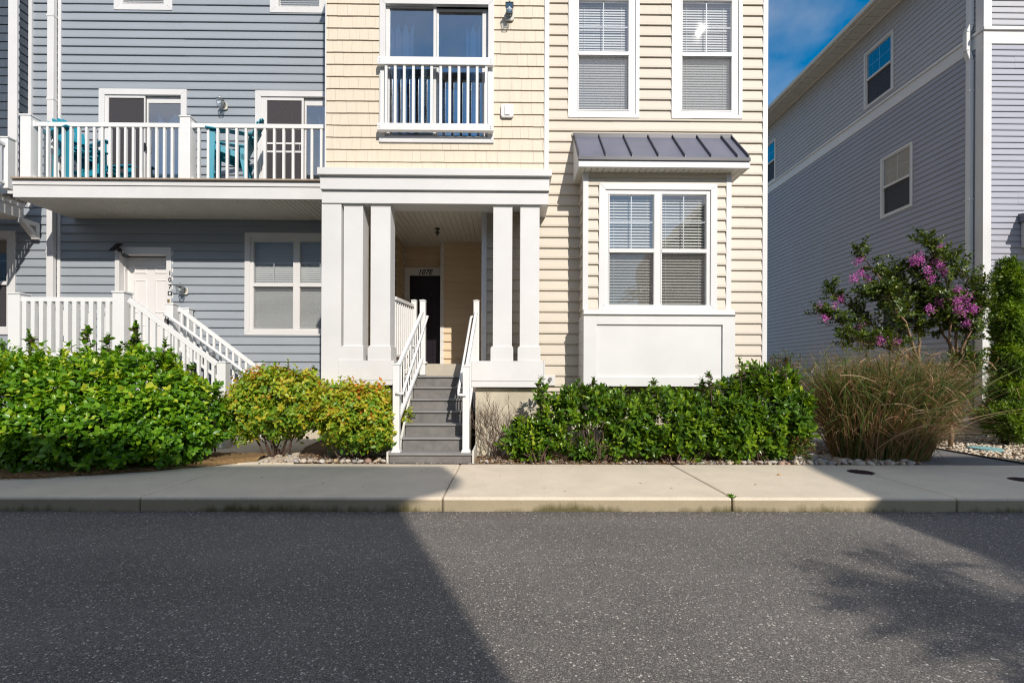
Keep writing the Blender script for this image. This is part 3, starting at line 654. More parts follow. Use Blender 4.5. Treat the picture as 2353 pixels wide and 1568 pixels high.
# left pier
X0, X1, Z0, Z1 = RC(738, 468, 783, 884, 7.72); MB().box(X0, X1, 7.72, 7.86, .9, HZ0).build('pier', 'white', bt, bevel=.004)
cols = ((789, 833, 783.8, 834.5), (851, 896.3, 846.5, 898.5), (1132.4, 1176.3, 1127.2, 1177.3), (1194.5, 1238.8, 1187, 1237.6))
bz0 = W(830, 827.5, DP).z; bz1 = W(830, 795.5, DP).z
for (a, b, c, d) in cols:
    X0, X1 = W(a, 640, DP).x, W(b, 640, DP).x; o = MB().box(X0, X1, DP, DP + .33, bz1 - .01, HZ0 + .001).build('column', 'white', bt, bevel=.004)
    MB().box(X0 - .035, X1 + .022, DP - .03, DP + .36, bz0, bz1 - .012).build('plinth', 'white', o, bevel=.004)
    MB().box(X0 - .025, X1 + .016, DP - .02, DP + .35, bz1 - .012, bz1 + .012).build('base_moulding', 'white', o, bevel=.008)
    MB().box(X0 - .012, X1 + .012, DP - .01, DP + .345, HZ0 - .03, HZ0 - .001).build('capital', 'white', o, bevel=.004)
Lx0, Lx1, Lz0, Lz1 = RC(777, 828.2, 905, 873, 7.70); Lz2 = W(840, 884, 7.7).z
Rx0, Rx1, Rz0, Rz1 = RC(1083, 830, 1249, 875, 7.70); Rz2 = W(1160, 889, 7.7).z
MB().box(Lx0, Lx1, 7.70, 8.12, Lz0, bz0 - .001).box(Lx0, Lx1, 7.706, 8.12, Lz2, Lz0 - .005).build('porch_base', 'white', bt, bevel=.003)
MB().box(Rx0, Rx1, 7.70, 8.12, Rz0, bz0 - .001).box(Rx0, Rx1, 7.706, 8.12, Rz2, Rz0 - .005).box(Rx1 + .001, Rx1 + .02, 7.69, DM, Rz2, bz0 + .01).build('porch_base', 'white', bt, bevel=.003)
# slab, inner walls, ceiling
DI = 10.15; CEIL = 4.10; XAL, XAR = -2.27, W(1014, 650, DI).x; XRI = W(1107, 650, DI).x
MB().box(XL + .05, XPO + .3, 8.44, 10.7, LAND - .24, LAND).box(Lx0, Lx1 - .05, 8.125, 8.44, LAND - .24, LAND - .004).box(Rx0 + .02, XPO + .5, 8.125, 8.34, LAND - .24, LAND - .004).build('porch_slab', 'concrete', bt, bevel=.012)
ce = MB(); x = XL + .05
while x < XPO + .25: ce.box(x, x + .088, 8.07, 10.6, CEIL, CEIL + .02); x += .1
ce.box(XL, XPO + .3, 8.06, 10.7, CEIL + .012, CEIL + .05); ce.build('porch_ceiling', 'soffit', bt, bevel=.002)
iw = MB(); siding(iw, XAR, XRI + .3, LAND, CEIL, DI, E * .97, zphase=LAND - .03, butt=.032)
iw.build('inner_siding', 'porch_tan', bt); iw = MB()
siding(iw, XAL, XAR + .3, LAND + 2.1, CEIL, 10.5, E * .97, zphase=LAND - .03, butt=.032)
iw.build('door_wall_siding', 'porch_tan', bt); iw = MB()
siding(iw, 9.68, 10.5, LAND, CEIL, 0, E * .97, zphase=LAND - .03, butt=.032, tr=lambda u, off, z: (XAL + off, u, z))
iw.build('alcove_siding', 'porch_tan', bt); iw = MB()
siding(iw, XL, XAL, LAND, CEIL, 9.68, E * .97, zphase=LAND - .03, butt=.032)
iw.build('inner_siding', 'porch_tan', bt); iw = MB()
siding(iw, 8.03, 9.68, LAND, CEIL, 0, E * .97, zphase=LAND - .03, butt=.032, tr=lambda u, off, z: (XL + .1 + off, u, z))
iw.build('party_wall_siding', 'porch_tan', bt)
wl = MB().box(XAR, XRI + .4, DI + .01, 10.6, LAND, CEIL).box(XAL, XAR, 10.54, 10.6, LAND, CEIL).box(XL, XAL - .002, 9.69, 10.6, LAND, CEIL).box(XL, XL + .095, 8.03, 9.7, 1.0, CEIL)
wl.box(XPO + .07, XPO + .4, DM + .13, DI, LAND, CEIL); wl.build('porch_inner_wall', 'porch_tan', bt)
MB().box(XAR - .02, XAR + .055, DI - .03, DI + .03, LAND, CEIL - .001).box(XAL - .002, XAL + .03, 10.44, 10.5, LAND, CEIL - .001).box(XPO - .045, XPO + .045, DM - .035, DM + .13, LAND - .003, CEIL + .12).each('corner_board', 'white', bt, bevel=.003)
# siding left of the opening return, seen between the right columns comes from siding_wall; the entry door
dx0, dx1, dz1 = XAL + .14, XAR + .14, W(970, 633, 10.45).z
fr = MB().box(XAL + .031, dx0, 10.42, 10.5, LAND + .02, dz1).box(XAL + .031, XAR + .1, 10.415, 10.5, dz1 + .001, dz1 + .17)
ed = MB(); ed.box(dx0, dx1, 10.46, 10.50, LAND + .03, dz1)
door = ed.build('entry_door', 'door_dark', bt, bevel=.003)
fr.build('door_frame', 'white', door, bevel=.003)
pn = MB()
for (u0, u1) in ((.09, .43), (.53, .87)):
    for (v0, v1) in ((.12, .42), (.48, .8)):
        pn.box(dx0 + u0 * .93, dx0 + u1 * .93, 10.447, 10.46, LAND + v0 * 2, LAND + v1 * 2)
pn.build('door_panel', 'door_dark', door, bevel=.012)
MB().box(dx0, dx1, 10.40, 10.46, LAND + .001, LAND + .03).build('threshold', 'nickel', door)
ws = MB().disc((dx0 + .83, 10.452, LAND + 1.62), .035, .01, 16, 'Y'); ws.build('door_knocker', 'white_old', door)
MB().disc((dx0 + .47, 10.452, LAND + 1.55), .009, .01, 10, 'Y').build('peephole', 'brass', door)
hn = text('house_number', '107E', W(976, 625.5, 10.41).x, 10.412, W(976, 625.5, 10.41).z, .155, 'black', None, shear=.25, ext=.003)
tag(hn, 'black italic number 107E above the dark door of the beige porch', 'house number')
# porch sprinkler / light on the ceiling
c = W(1001, 536, 9.0); o = MB().disc((c.x, 9.2, CEIL - .012), .055, .012, 16).tube([(c.x, 9.2, CEIL - .01), (c.x, 9.2, CEIL - .07)], .018).disc((c.x, 9.2, CEIL - .085), .045, .012, 14).sphere((c.x, 9.2, CEIL - .11), .022).build('ceiling_sprinkler', 'bronze')
tag(o, 'small dark sprinkler head hanging from the beige porch ceiling', 'sprinkler')
# hose valve plate by the right column base
c = W(1263, 873, DM - .03); o = empty('hose_valve', c, 'small white wall plate with a round metal valve beside the porch base', 'valve')
MB().box(c.x - .09, c.x + .09, c.y - .03, c.y + .02, c.z - .09, c.z + .09).build('plate', 'white', o, bevel=.004)
MB().disc((c.x, c.y - .065, c.z + .02), .032, .035, 12, 'Y').tube([(c.x, c.y - .05, c.z + .02), (c.x, c.y - .07, c.z - .03)], .011).build('tap', 'nickel', o)

# ------------------------------------------------------------------ box bay window
DB = 7.90
b0, b1 = W(1338.3, 550, DB).x, W(1678, 550, DB).x; bzt = 4.63; bzb = W(1500, 714, DB).z; bot = W(1500, 887, 7.75).z
X0, X1, Z0, Z1 = RC(1374.7, 423, 1645, 714, DB)
pn = []
for g0, g1 in ((1399.3, 1500.6), (1519.6, 1620.7)):
    a, b, l0, u1 = RC(g0, 448.3, g1, 707, DB); pn.append((a, b, W(1500, 572, DB).z, u1, l0, W(1500, 581.7, DB).z))
bh = [(X0 + .05, X1 - .05, Z0 + .05, Z1 - .05)]
bw = MB(); siding(bw, b0 + .08, b1 - .08, bzb, bzt, DB, E, bh, zphase=W(1360, 427, DB).z)
siding(bw, DB + .0, DM, bot, bzt, 0, E, zphase=W(1360, 427, DB).z, tr=lambda u, off, z: (b0 + .01 - off + .02, u, z))
bay = bw.build('bay_window', 'beige', bt)
bc = MB(); plate(bc, b0 + .03, b1 - .02, bot, bzt, DB + .03, DB + .08, bh); bc.box(b0 + .03, b0 + .05, DB + .08, DM, bot, bzt).box(b1 - .03, b1 - .01, DB + .05, DM, bot, bzt).box(b0 + .03, b1 - .02, DB + .08, DM, bot, bot + .04)
bc.build('bay_core', 'beige', bay)
MB().box(b0, b0 + .088, DB - .033, DB + .06, bzb, bzt).box(b1 - .085, b1, DB - .033, DB + .45, bzb, bzt).box(b0 + .02, b0 + .09, DB + .38, DM - .0, bot, bzt).each('corner_board', 'white', bay, bevel=.003)
window(bt, (X0, X1, Z0 - .01, Z1), pn, DB, .105, blind='blind_tan', slat_tilt=45, pitch=.048, screen='screen_clear', roomdepth=.42)
# panelled box below
px0, px1, pz0, pz1 = RC(1340.5, 723, 1688.5, 887, 7.75); ix0, ix1, iz0, iz1 = RC(1370.5, 745, 1660, 866, 7.75)
pb = MB(); plate(pb, px0, px1, pz0, pz1, 7.75, 7.78, [(ix0, ix1, iz0, iz1)]); pb.box(px0 + .002, px1 - .002, 7.781, DM, pz0 + .002, pz1 - .002); pb.build('panel_box', 'white', bay, bevel=.002)
MB().box(px0 - .012, px1 + .012, 7.715, DB + .0, pz1 + .001, pz1 + .018).box(px0 + .0, px1 - .0, 7.76, DB + .01, pz1 + .018, bzb + .005).build('sill_board', 'white', bay, bevel=.003)
# metal roof of the bay
DE = 7.68
rz1, rz0 = W(1500, 316, DM).z, W(1500, 361.5, DE).z
rx0, rx1 = W(1316.5, 320, DM).x, W(1677, 325, DM).x
RP = lambda x, v, up=0: (x, DM - .03 + (DE - DM + .03) * v, rz1 + (rz0 - rz1) * v + up)
mr = MB(); mr.prism([RP(rx0, 0), RP(rx1, 0), RP(rx1, 1.0), RP(rx0, 1.0)], (0, 0, -.03)); roof = mr.build('bay_roof', 'metalroof', bt, bevel=.002)
sm = MB()
for i in range(8):
    x = rx0 + .012 + (rx1 - rx0 - .02) * (i / 6.42 if i < 7 else 1.0)
    sm.prism([(x - .007, *RP(x, 0, .001)[1:]), (x + .007, *RP(x, 0, .001)[1:]), (x + .007, *RP(x, 0, .055)[1:]), (x - .007, *RP(x, 0, .055)[1:])], Vector(RP(x, 1.02)) - Vector(RP(x, 0)))
sm.each('standing_seam', 'seam', roof)
MB().box(rx0 - .02, rx1 + .02, DM - .06, DM - .022, rz1 - .01, rz1 + .055).build('flashing', 'beige', roof)
MB().box(rx0 - .01, rx1 + .01, DM - .065, DM - .061, rz1 - .04, rz1 + .04).box(rx0 - .01, rx1 + .012, DE - .025, DE + .01, rz0 - .055, rz0 - .001).build('drip_edge', 'darktrim', roof)
fz = W(1500, 385.5, DE).z
MB().box(rx0, rx1, DE, DE + .03, fz + .06, rz0 - .056).box(rx0 - .006, rx1 + .006, DE - .02, DE + .03, fz, fz + .075).build('fascia', 'white', roof, bevel=.003)
sd = MB()
for x in (rx0 + .001, rx1 - .021): sd.prism([(x, DE + .03, fz), (x, DM, fz), (x, DM, rz1 - .035), (x, DE + .03, rz0 - .04)], (.02, 0, 0))
sd.build('side_fascia', 'white', roof)
sf = MB(); x = rx0 + .02
while x < rx1 - .03: sf.box(x, min(x + .093, rx1 - .022), DE + .03, DM, fz + .0, fz + .02); x += .1
sf.build('soffit', 'soffit', roof, bevel=.003)
MB().box(b0 + .03, b1 - .03, DB - .03, DB + .03, bzt - .07, fz + .06).build('frieze', 'beige', bay)

# ------------------------------------------------------------------ porch stairs
st = empty('porch_stairs', (-1.0, 7.4, 0), 'grey composite stairs with eight steps climbing to the beige porch', 'stairs')
D1, TR = 7.0, .21
ys = [1041, 1005, 973.5, 943.7, 916, 888.7, 863]; zs = [W(1000, y, D1 + TR * k).z for k, y in enumerate(ys)]
slx, srx = W(893, 1045, 7.02).x + .0, W(1084, 1045, 7.02).x
tx0, tx1 = -1.60, -.62
for k, z in enumerate(zs):
    D = D1 + TR * k; zp = zs[k - 1] if k else 0.0
    a, b = (slx, srx) if k == 0 else (tx0 + .02, tx1 - .02)
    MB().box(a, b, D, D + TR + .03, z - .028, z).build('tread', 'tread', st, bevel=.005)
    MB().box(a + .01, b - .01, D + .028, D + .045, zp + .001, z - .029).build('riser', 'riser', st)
sg = MB()
for x in (tx0 - .02, tx1 - .02): sg.prism([(x, D1 + .05, 0), (x, 8.43, 0), (x, 8.43, LAND - .03), (x, D1 + .05, .13)], (.035, 0, 0))
sg.prism([(srx + .004, 7.0, 0), (srx + .03, 7.0, 0), (srx + .03, 7.0, .19), (srx + .004, 7.0, .19)], (0, .9, 0)); sg.box(slx - .03, slx - .003, 7.0, 7.5, 0, .17)
sg.each('stringer', 'white_old', st, bevel=.003)
MB().box(tx0 + .02, tx1 - .02, 8.41, 8.435, zs[-1] + .001, LAND - .002).build('landing_riser', 'concrete', st)

def pyramid_cap(mb, x, y, z, w, h=.02):
    mb.box(x - w / 2 - .008, x + w / 2 + .008, y - w / 2 - .008, y + w / 2 + .008, z, z + .014)
    return mb.add([(x - w / 2 - .006, y - w / 2 - .006, z + .014), (x + w / 2 + .006, y - w / 2 - .006, z + .014), (x + w / 2 + .006, y + w / 2 + .006, z + .014), (x - w / 2 - .006, y + w / 2 + .006, z + .014), (x, y, z + .014 + h)], [(0, 1, 4), (1, 2, 4), (2, 3, 4), (3, 0, 4)])
def post(parent, x, y, z0, z1, w, base=False, flat=False):
    o = MB().box(x - w / 2, x + w / 2, y - w / 2, y + w / 2, z0, z1).build('post', 'white_rail', parent, bevel=.006)
    c = MB()
    if flat: c.box(x - w / 2 - .012, x + w / 2 + .012, y - w / 2 - .012, y + w / 2 + .012, z1, z1 + .028)
    else: pyramid_cap(c, x, y, z1, w)
    c.build('post_cap', 'white_rail', o, bevel=.003)
    if base:
        b = MB(); b.box(x - w / 2 - .02, x + w / 2 + .02, y - w / 2 - .02, y + w / 2 + .02, z0, z0 + .022); b.box(x - w / 2 - .01, x + w / 2 + .01, y - w / 2 - .01, y + w / 2 + .01, z0 + .022, z0 + .04); b.build('post_base', 'white_rail', o, bevel=.004)
    return o
def rail_run(parent, a, b, n, topw=.07, toph=.06, gap_bottom=.08, height=.95, bw=.037, botw=.05, both=.05, ends=(.5, .5), plumb_h=None):
    """rails from a to b (points on the top line); balusters plumb between"""
    a, b = Vector(a), Vector(b); dn = Vector((0, 0, 1))
    MB().bar(a - dn * toph / 2, b - dn * toph / 2, topw, toph).build('top_rail', 'white_rail', parent, bevel=.006)
    lo = height
    MB().bar(a - dn * (lo - both / 2), b - dn * (lo - both / 2), botw, both).build('bottom_rail', 'white_rail', parent, bevel=.004)
    d = b - a
    for i in range(n):
        t_ = (i + ends[0]) / (n - 1 + ends[0] + ends[1]); p = a + d * t_
        MB().box(p.x - bw / 2, p.x + bw / 2, p.y - bw / 2, p.y + bw / 2, p.z - lo + both * .5, p.z - toph * .7).build('baluster', 'white_rail', parent, bevel=.002)

for side in (0, 1):
    rl = empty('stair_railing', ((tx0, tx1)[side], 7.4, 0), ('white stair railing on the left of the grey porch stairs', 'white stair railing on the right of the grey porch stairs')[side], 'railing', 'railings of the porch stairs')
    if side == 0: nx = W(911, 950, 7.12).x; ux = W(973, 700, 8.42).x
    else: nx = W(1070.5, 950, 7.12).x; ux = W(1095, 700, 8.42).x
    w = .098
    nz1 = W(911, 838 if side == 0 else 841, 7.07).z; uz1 = W(973, 692, 8.37).z
    post(rl, nx, 7.12, zs[0], nz1, w, base=True)
    post(rl, ux, 8.36, LAND - .2 if side else LAND - .2, uz1, w)
    MB().box(ux - .07, ux + .07, 8.30, 8.43, LAND - .0, LAND + .035).build('post_base', 'white_rail', rl, bevel=.004)
    rail_run(rl, (nx, 7.17, nz1 - .01), (ux, 8.31, W(973, 712, 8.31).z), 11, height=.86, bw=.02, topw=.05, toph=.055)
    hx = .11 if side == 0 else -.11      # round handrail
    hp = [(nx, 7.06, nz1 - .42), (nx + hx, 7.05, nz1 - .42), (nx + hx, 7.09, nz1 - .36), (ux + hx * .8, 8.28, W(973, 728, 8.3).z), (ux + hx * .8, 8.36, W(973, 727, 8.36).z), (ux, 8.36, W(973, 727, 8.36).z)]
    MB().tube(hp, .021, 10).build('handrail', 'white_rail', rl, smooth=True)
    bk = MB()
    for f in (.28, .6): q = Vector(hp[2]).lerp(Vector(hp[3]), f); bk.tube([q, q + Vector((-hx * .6, 0, -.05)), q + Vector((-hx * .95, 0, -.05))], .009)
    bk.build('handrail_bracket', 'white_rail', rl)
# porch guard rail running back from the left columns
gr = empty('porch_railing', (-1.9, 8.8, LAND), 'white guard railing on the porch deck behind the second left column', 'railing')
ga, gb = Vector((W(906, 681, 8.25).x, 8.25, W(906, 681, 8.25).z)), Vector((W(948, 706, 9.15).x, 9.15, W(948, 706, 9.15).z))
gb.z = ga.z
post(gr, gb.x + .02, 9.2, LAND, gb.z + .07, .1); rail_run(gr, ga, gb, 9, height=1.03, bw=.03)

# ================================================================== blue grey townhouse (107D)
DW = 10.56; DK = 9.26
bl = empty('blue_grey_townhouse', (-7.0, DW, 0), 'blue grey sided townhouse with the second floor balcony and white door 107D', 'townhouse')
BX0, BX1 = W(38, 560, DW).x, XL + .02; BTOP = 11.2; EB = .1855
wins = []
X0, X1, Z0, Z1 = RC(264.6, -150, 398, 26, DW); a, b, l0, l1 = RC(284, -60, 377, 8.4, DW); wins.append(('w', (X0, X1, Z0, Z1), [(a, b, l1 + .06, l1 + .66, l0, l1)]))
X0, X1, Z0, Z1 = RC(622, -144, 755, 32.5, DW); a, b, l0, l1 = RC(641, -54, 734, 15.5, DW); wins.append(('w', (X0, X1, Z0, Z1), [(a, b, l1 + .06, l1 + .66, l0, l1)]))
gw = RC(563.6, 536, 802, 770, DW); gp = []
for g0, g1 in ((583.5, 674), (689.5, 780)):
    a, b, l0, u1 = RC(g0, 556, g1, 754, DW); gp.append((a, b, W(660, 650.5, DW).z, u1, l0, W(660, 659, DW).z))
wins.append(('w', gw, gp))
nw = RC(-110, 530.6, 38.5, 768, DW); a, b, l0, u1 = RC(-78, 551, 17, 752, DW); wins.append(('n', nw, [(a, b, W(0, 646, DW).z, u1, l0, W(0, 655, DW).z)]))
DKZ = W(400, 412, DK).z
sdoors = [RC(230, 207, 431, 418, DW), RC(588, 211.6, 792, 420, DW)]
sdoors = [(a, b, DKZ - .03, d) for a, b, c, d in sdoors]
dr = RC(266.9, 568.5, 395.5, 845, DW)
bh = [(r[0] + .04, r[1] - .04, r[2] + .04, r[3] - .04) for _, r, _ in wins] + [(r[0] + .04, r[1] - .04, r[2], r[3] - .04) for r in sdoors] + [(dr[0] + .03, dr[1] - .03, 1.2, dr[3] - .03)]
siding(MB(), -24, BX1, .55, BTOP, DW, EB, bh, zphase=W(300, 30.5, DW).z).build('siding_wall', 'blue', bl)
cr_ = MB(); plate(cr_, -24, BX1, .5, BTOP, DW + .03, DW + .1, bh); cr_.box(-24, BX1, DW + 11, DW + 11.1, .5, BTOP).box(-24, -23.9, DW, DW + 11, .5, BTOP); cr_.build('wall_core', 'blue', bl)
MB().box(-24, BX1, DW + .02, DW + 11, -.2, .55).build('foundation', 'concrete_fnd', bl)
MB().prism([(-24.2, DW - .3, BTOP), (-24.2, DW + 11.3, BTOP), (-24.2, DW + 5.5, BTOP + 3)], (BX1 + 24.2, 0, 0)).build('roof', 'shingleroof', bl)
for k, r, p in wins[:3]:
    big = len(p) == 2
    window(bl, r, p, DW, .115 if big else .13, blind='blind', screen='screen', slat_tilt=66, pitch=.046, gridlow=False)
# the left neighbour's ground floor window belongs to the slate house
x0, x1, _, _ = RC(120, 300, 135, 320, DW)
sl = empty('slate_blue_townhouse', (-11.5, 10.3, 0), 'dark slate blue shingled townhouse cut off by the left edge of the photo', 'townhouse')
window(sl, nw, wins[3][2], DW, .17, blind=None, screen='screen_dark', slat_tilt=50, glass='glass_dark')
ds = MB().box(x0, x1, DW - .13, DW - .035, .4, BTOP); ds.build('downspout', 'white', bl, bevel=.008)
for z in (7.2, 3.9, 9.0): MB().box(x0 - .006, x1 + .006, DW - .137, DW - .03, z, z + .05).each('downspout_joint', 'white', bl)
xq0, xq1 = W(136.5, 300, DW).x, W(143, 300, DW).x; MB().box(xq0, xq1, DW - .045, DW - .0, .4, BTOP).each('corner_board', 'white', bl, bevel=.004)
# slate house: projecting shingled storeys above
DSL = 10.3; sx1 = W(42.5, 200, DSL).x; szb = W(20, 446, DSL).z
sm_ = MB(); shingles(sm_, -24, sx1 - .19, szb, 11.4, DSL, .182, zphase=W(10, 195, DSL).z, rnd=random.Random(3))
shingles(sm_, DSL, DW - .02, szb, 11.4, 0, .182, zphase=W(10, 195, DSL).z, tr=lambda u, off, z: (sx1 - .02 + off, u, z), rnd=random.Random(5))
sm_.build('shingle_wall', 'slate', sl)
MB().box(-24, sx1 - .1, DSL + .02, DW, szb, 11.4).build('wall_core', 'slate', sl)
MB().box(sx1 - .19, sx1 + .0, DSL - .035, DSL + .02, szb, 11.4).box(W(70.5, 200, DW).x, W(78, 200, DW).x, DW - .06, DW, szb - .2, 11.4).each('corner_board', 'white', sl, bevel=.004)
MB().prism([(-24.2, DSL - .4, 11.4), (-24.2, DW + 11, 11.4), (-24.2, DW + 5, 14.2)], (BX0 + 24.2, 0, 0)).build('roof', 'shingleroof', sl)
# slate house balcony
nbx = -10.22; nz_ = W(0, 439, 9.64).z
MB().box(-22, nbx, 7.9, DSL - .04, nz_ - .03, nz_).build('balcony_deck', 'deckboard', sl, bevel=.004)
MB().box(-22, nbx - .02, 7.95, DSL - .04, nz_ - .13, nz_ - .031).box(-22, nbx - .045, 7.97, DSL - .04, nz_ - .36, nz_ - .131).build('balcony_fascia', 'white', sl, bevel=.004)
MB().box(-22, nbx - .06, 7.99, DSL - .045, nz_ - .365, nz_ - .361).build('balcony_soffit', 'soffit', sl)
bkx = W(62, 510, DW - .2).x
br = MB(); zt = nz_ - .366
for p in ([(DW - .04, zt), (DW - .04, zt - .36), (DW - .12, zt - .36), (DW - .12, zt - .09), (DW - .42, zt - .09), (DW - .42, zt)], [(DW - .12, zt - .34), (DW - .12, zt - .24), (DW - .27, zt - .09), (DW - .38, zt - .09)]):
    br.prism([(bkx, y, z) for y, z in p], (.12, 0, 0))
br.build('balcony_bracket', 'white', sl, bevel=.004)
nr = empty('balcony_railing', (nbx - .1, 9.3, nz_), 'white balcony railing at the far left edge on the slate blue house', 'railing')
pz = W(12, 318, 9.5).z
post(nr, W(12, 350, 9.5).x, 9.55, nz_, pz, .15, flat=True)
rail_run(nr, (W(12, 350, 9.5).x, 8.0, pz - .1), (W(12, 350, 9.5).x, 9.48, pz - .1), 10, height=pz - nz_ - .18)

# sliding doors on the balcony
for i, (r, sc0, sc1, gl0, gl1, yt) in enumerate(((sdoors[0], 251, 332, 341.6, 416, 226), (sdoors[1], 614, 693.5, 704, 776, 232))):
    X0, X1, Z0, Z1 = r
    t = mitred(MB(), X0, X1, Z0, Z1, .125, DW - .045, DW + .02, bottom=False).build('sliding_door', 'white', bl, bevel=.003)
    a0, a1, _, zt = RC(sc0, yt, sc1, 400, DW); c0, c1 = W(gl0, 300, DW + .04).x, W(gl1, 300, DW + .04).x; zt2 = W(gl0, yt + 9, DW).z
    fr = MB(); plate(fr, X0 + .125, c0 - .04, Z0 + .01, Z1 - .125, DW - .02, DW + .015, [(a0, a1, Z0 + .1, zt)]); plate(fr, c0 - .038, X1 - .125, Z0 + .01, Z1 - .125, DW + .03, DW + .06, [(c0, c1, Z0 + .1, zt2)])
    fr.build('leaf_frame', 'white', t, bevel=.003)
    MB().box(c0 - .01, c1 + .01, DW + .042, DW + .046, Z0 + .09, zt2 + .01).box(a0 - .01, a1 + .01, DW + .01, DW + .013, Z0 + .09, zt + .01).build('pane', 'glass_dark', t)
    MB().box(a0 - .01, a1 + .01, DW - .004, DW - .001, Z0 + .09, zt + .01).build('insect_screen', 'screen_dark', t)
    if i == 1:
        z = W(650, 340, DW).z; MB().box(a0, a1, DW - .02, DW - .006, z + .07, z + .11).box(a0, a1, DW - .02, DW - .006, z - .11, z - .07).build('screen_bar', 'white', t)
        MB().box(a1 - .05, a1 - .03, DW - .03, DW - .006, z - .06, z + .06).build('latch', 'nickel', t)
    else:
        z = W(300, 340, DW).z; MB().box(a1 + .01, a1 + .05, DW - .06, DW - .02, z - .07, z + .09).build('handle', 'black', t)
    curtain(c0 + .12 + .1 * i, c1 + .02, Z0 + .1, zt2 - .15, DW + .16, 'curtain', t, amp=.03, waves=1.6, scallop=.25)
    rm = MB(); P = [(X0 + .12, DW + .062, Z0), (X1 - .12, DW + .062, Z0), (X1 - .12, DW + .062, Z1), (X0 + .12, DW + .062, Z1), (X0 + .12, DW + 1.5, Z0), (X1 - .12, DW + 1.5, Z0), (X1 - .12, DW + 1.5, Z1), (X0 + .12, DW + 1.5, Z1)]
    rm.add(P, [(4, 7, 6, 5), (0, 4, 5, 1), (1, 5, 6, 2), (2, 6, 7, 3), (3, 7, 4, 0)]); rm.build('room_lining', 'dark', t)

# balcony platform
kx0 = W(29.5, 440, DK).x; kx1 = XL - .005
a = W(25, 412, DK - .05).x
MB().box(a, kx1, DK - .07, DW - .06, DKZ - .03, DKZ).build('balcony_deck', 'deckboard', bl, bevel=.004)
kz1, kz2 = W(400, 427.5, DK).z, W(400, 455.5, DK).z
MB().box(kx0 - .0, kx1, DK - .02, DW - .05, kz1, DKZ - .031).box(kx0, kx1, DK, DK + .03, kz2, kz1 - .004).box(kx0, kx0 + .03, DK + .03, DW - .05, kz2, kz1 - .004).build('balcony_fascia', 'white', bl, bevel=.003)
so = MB(); x = kx0 + .03
while x < kx1: so.box(x, min(x + .092, kx1), DK + .03, DW - .03, kz2 + .003, kz2 + .02); x += .102
so.box(kx0 + .03, kx1, DK + .03, DW - .03, kz2 + .0205, kz2 + .04); so.build('balcony_soffit', 'soffit', bl, bevel=.002)
# railing
rr = empty('balcony_railing', (kx0 + .3, DK, DKZ), 'long white balcony railing with square posts on the blue grey townhouse', 'railing')
DR = DK + .1
pw = .2
p1x = W(65, 340, DR).x; p2x = W(429, 340, DR).x; pz = W(65, 269, DR).z
for x in (p1x, p2x): post(rr, x, DR + pw / 2 - .06, DKZ, pz, pw, flat=True)
rz = W(240, 280.5, DR).z; hz = rz - DKZ
rail_run(rr, (p1x + pw / 2, DR + .04, rz), (p2x - pw / 2, DR + .04, rz), 19, height=hz - .01, bw=.045, both=.055, topw=.06, toph=.085, ends=(.62, .35))
rail_run(rr, (p2x + pw / 2, DR + .04, rz), (kx1, DR + .04, rz), 17, height=hz - .01, bw=.045, both=.055, topw=.06, toph=.085, ends=(.62, .6))
rail_run(rr, (p1x, DR + pw - .06, rz), (p1x, DW - .06, rz), 7, height=hz - .01, bw=.045, both=.055, topw=.06, toph=.085)
rb = MB()
for x in (p1x + pw / 2, p2x + pw / 2): rb.box(x, x + .035, DR - .01, DR + .09, rz - .1, rz + .01).box(x, x + .035, DR - .01, DR + .09, DKZ + .005, DKZ + .08)
rb.build('rail_bracket', 'white_rail', rr, bevel=.003)
wall_lamp(516, 246, DW - .02, label='clear glass lantern on the wall between the two balcony doors')
wall_lamp(425.5, 669, DW - .02, label='clear glass lantern beside the white door 107D')

# door 107D
X0, X1, Z0, Z1 = dr; XJ0, XJ1 = W(277, 650, DW).x, W(385, 650, DW).x; ZH = W(330, 585, DW).z; DDZ = 1.52
t = MB().box(X0 - .0, XJ0, DW - .045, DW + .02, DDZ, ZH - .001).box(XJ1, X1, DW - .045, DW + .02, DDZ, ZH - .001).box(X0 - .0, X1, DW - .05, DW + .02, ZH, Z1).box(X1 + .001, X1 + .03, DW - .02, DW, DDZ, Z1).build('entry_door_frame', 'white', bl, bevel=.003)
DD = DW + .17
MB().box(XJ0 - .02, XJ0, DW + .02, DD, DDZ, ZH).box(XJ1, XJ1 + .02, DW + .02, DD, DDZ, ZH).box(XJ0, XJ1, DW + .02, DD, ZH - .0, ZH + .02).box(XJ0, XJ0 + .02, DW + .1, DD, DDZ, ZH - .001).build('jamb', 'white', t)
sx0, sx1 = XJ0 + .02, XJ1 - .0
dz1 = ZH - .02
slab = MB(); plate(slab, sx0, sx1, DDZ, dz1, DD, DD + .04, []); dob = slab.build('door', 'door_white', bl)
H = dz1 - DDZ; pn = MB(); Wd = sx1 - sx0
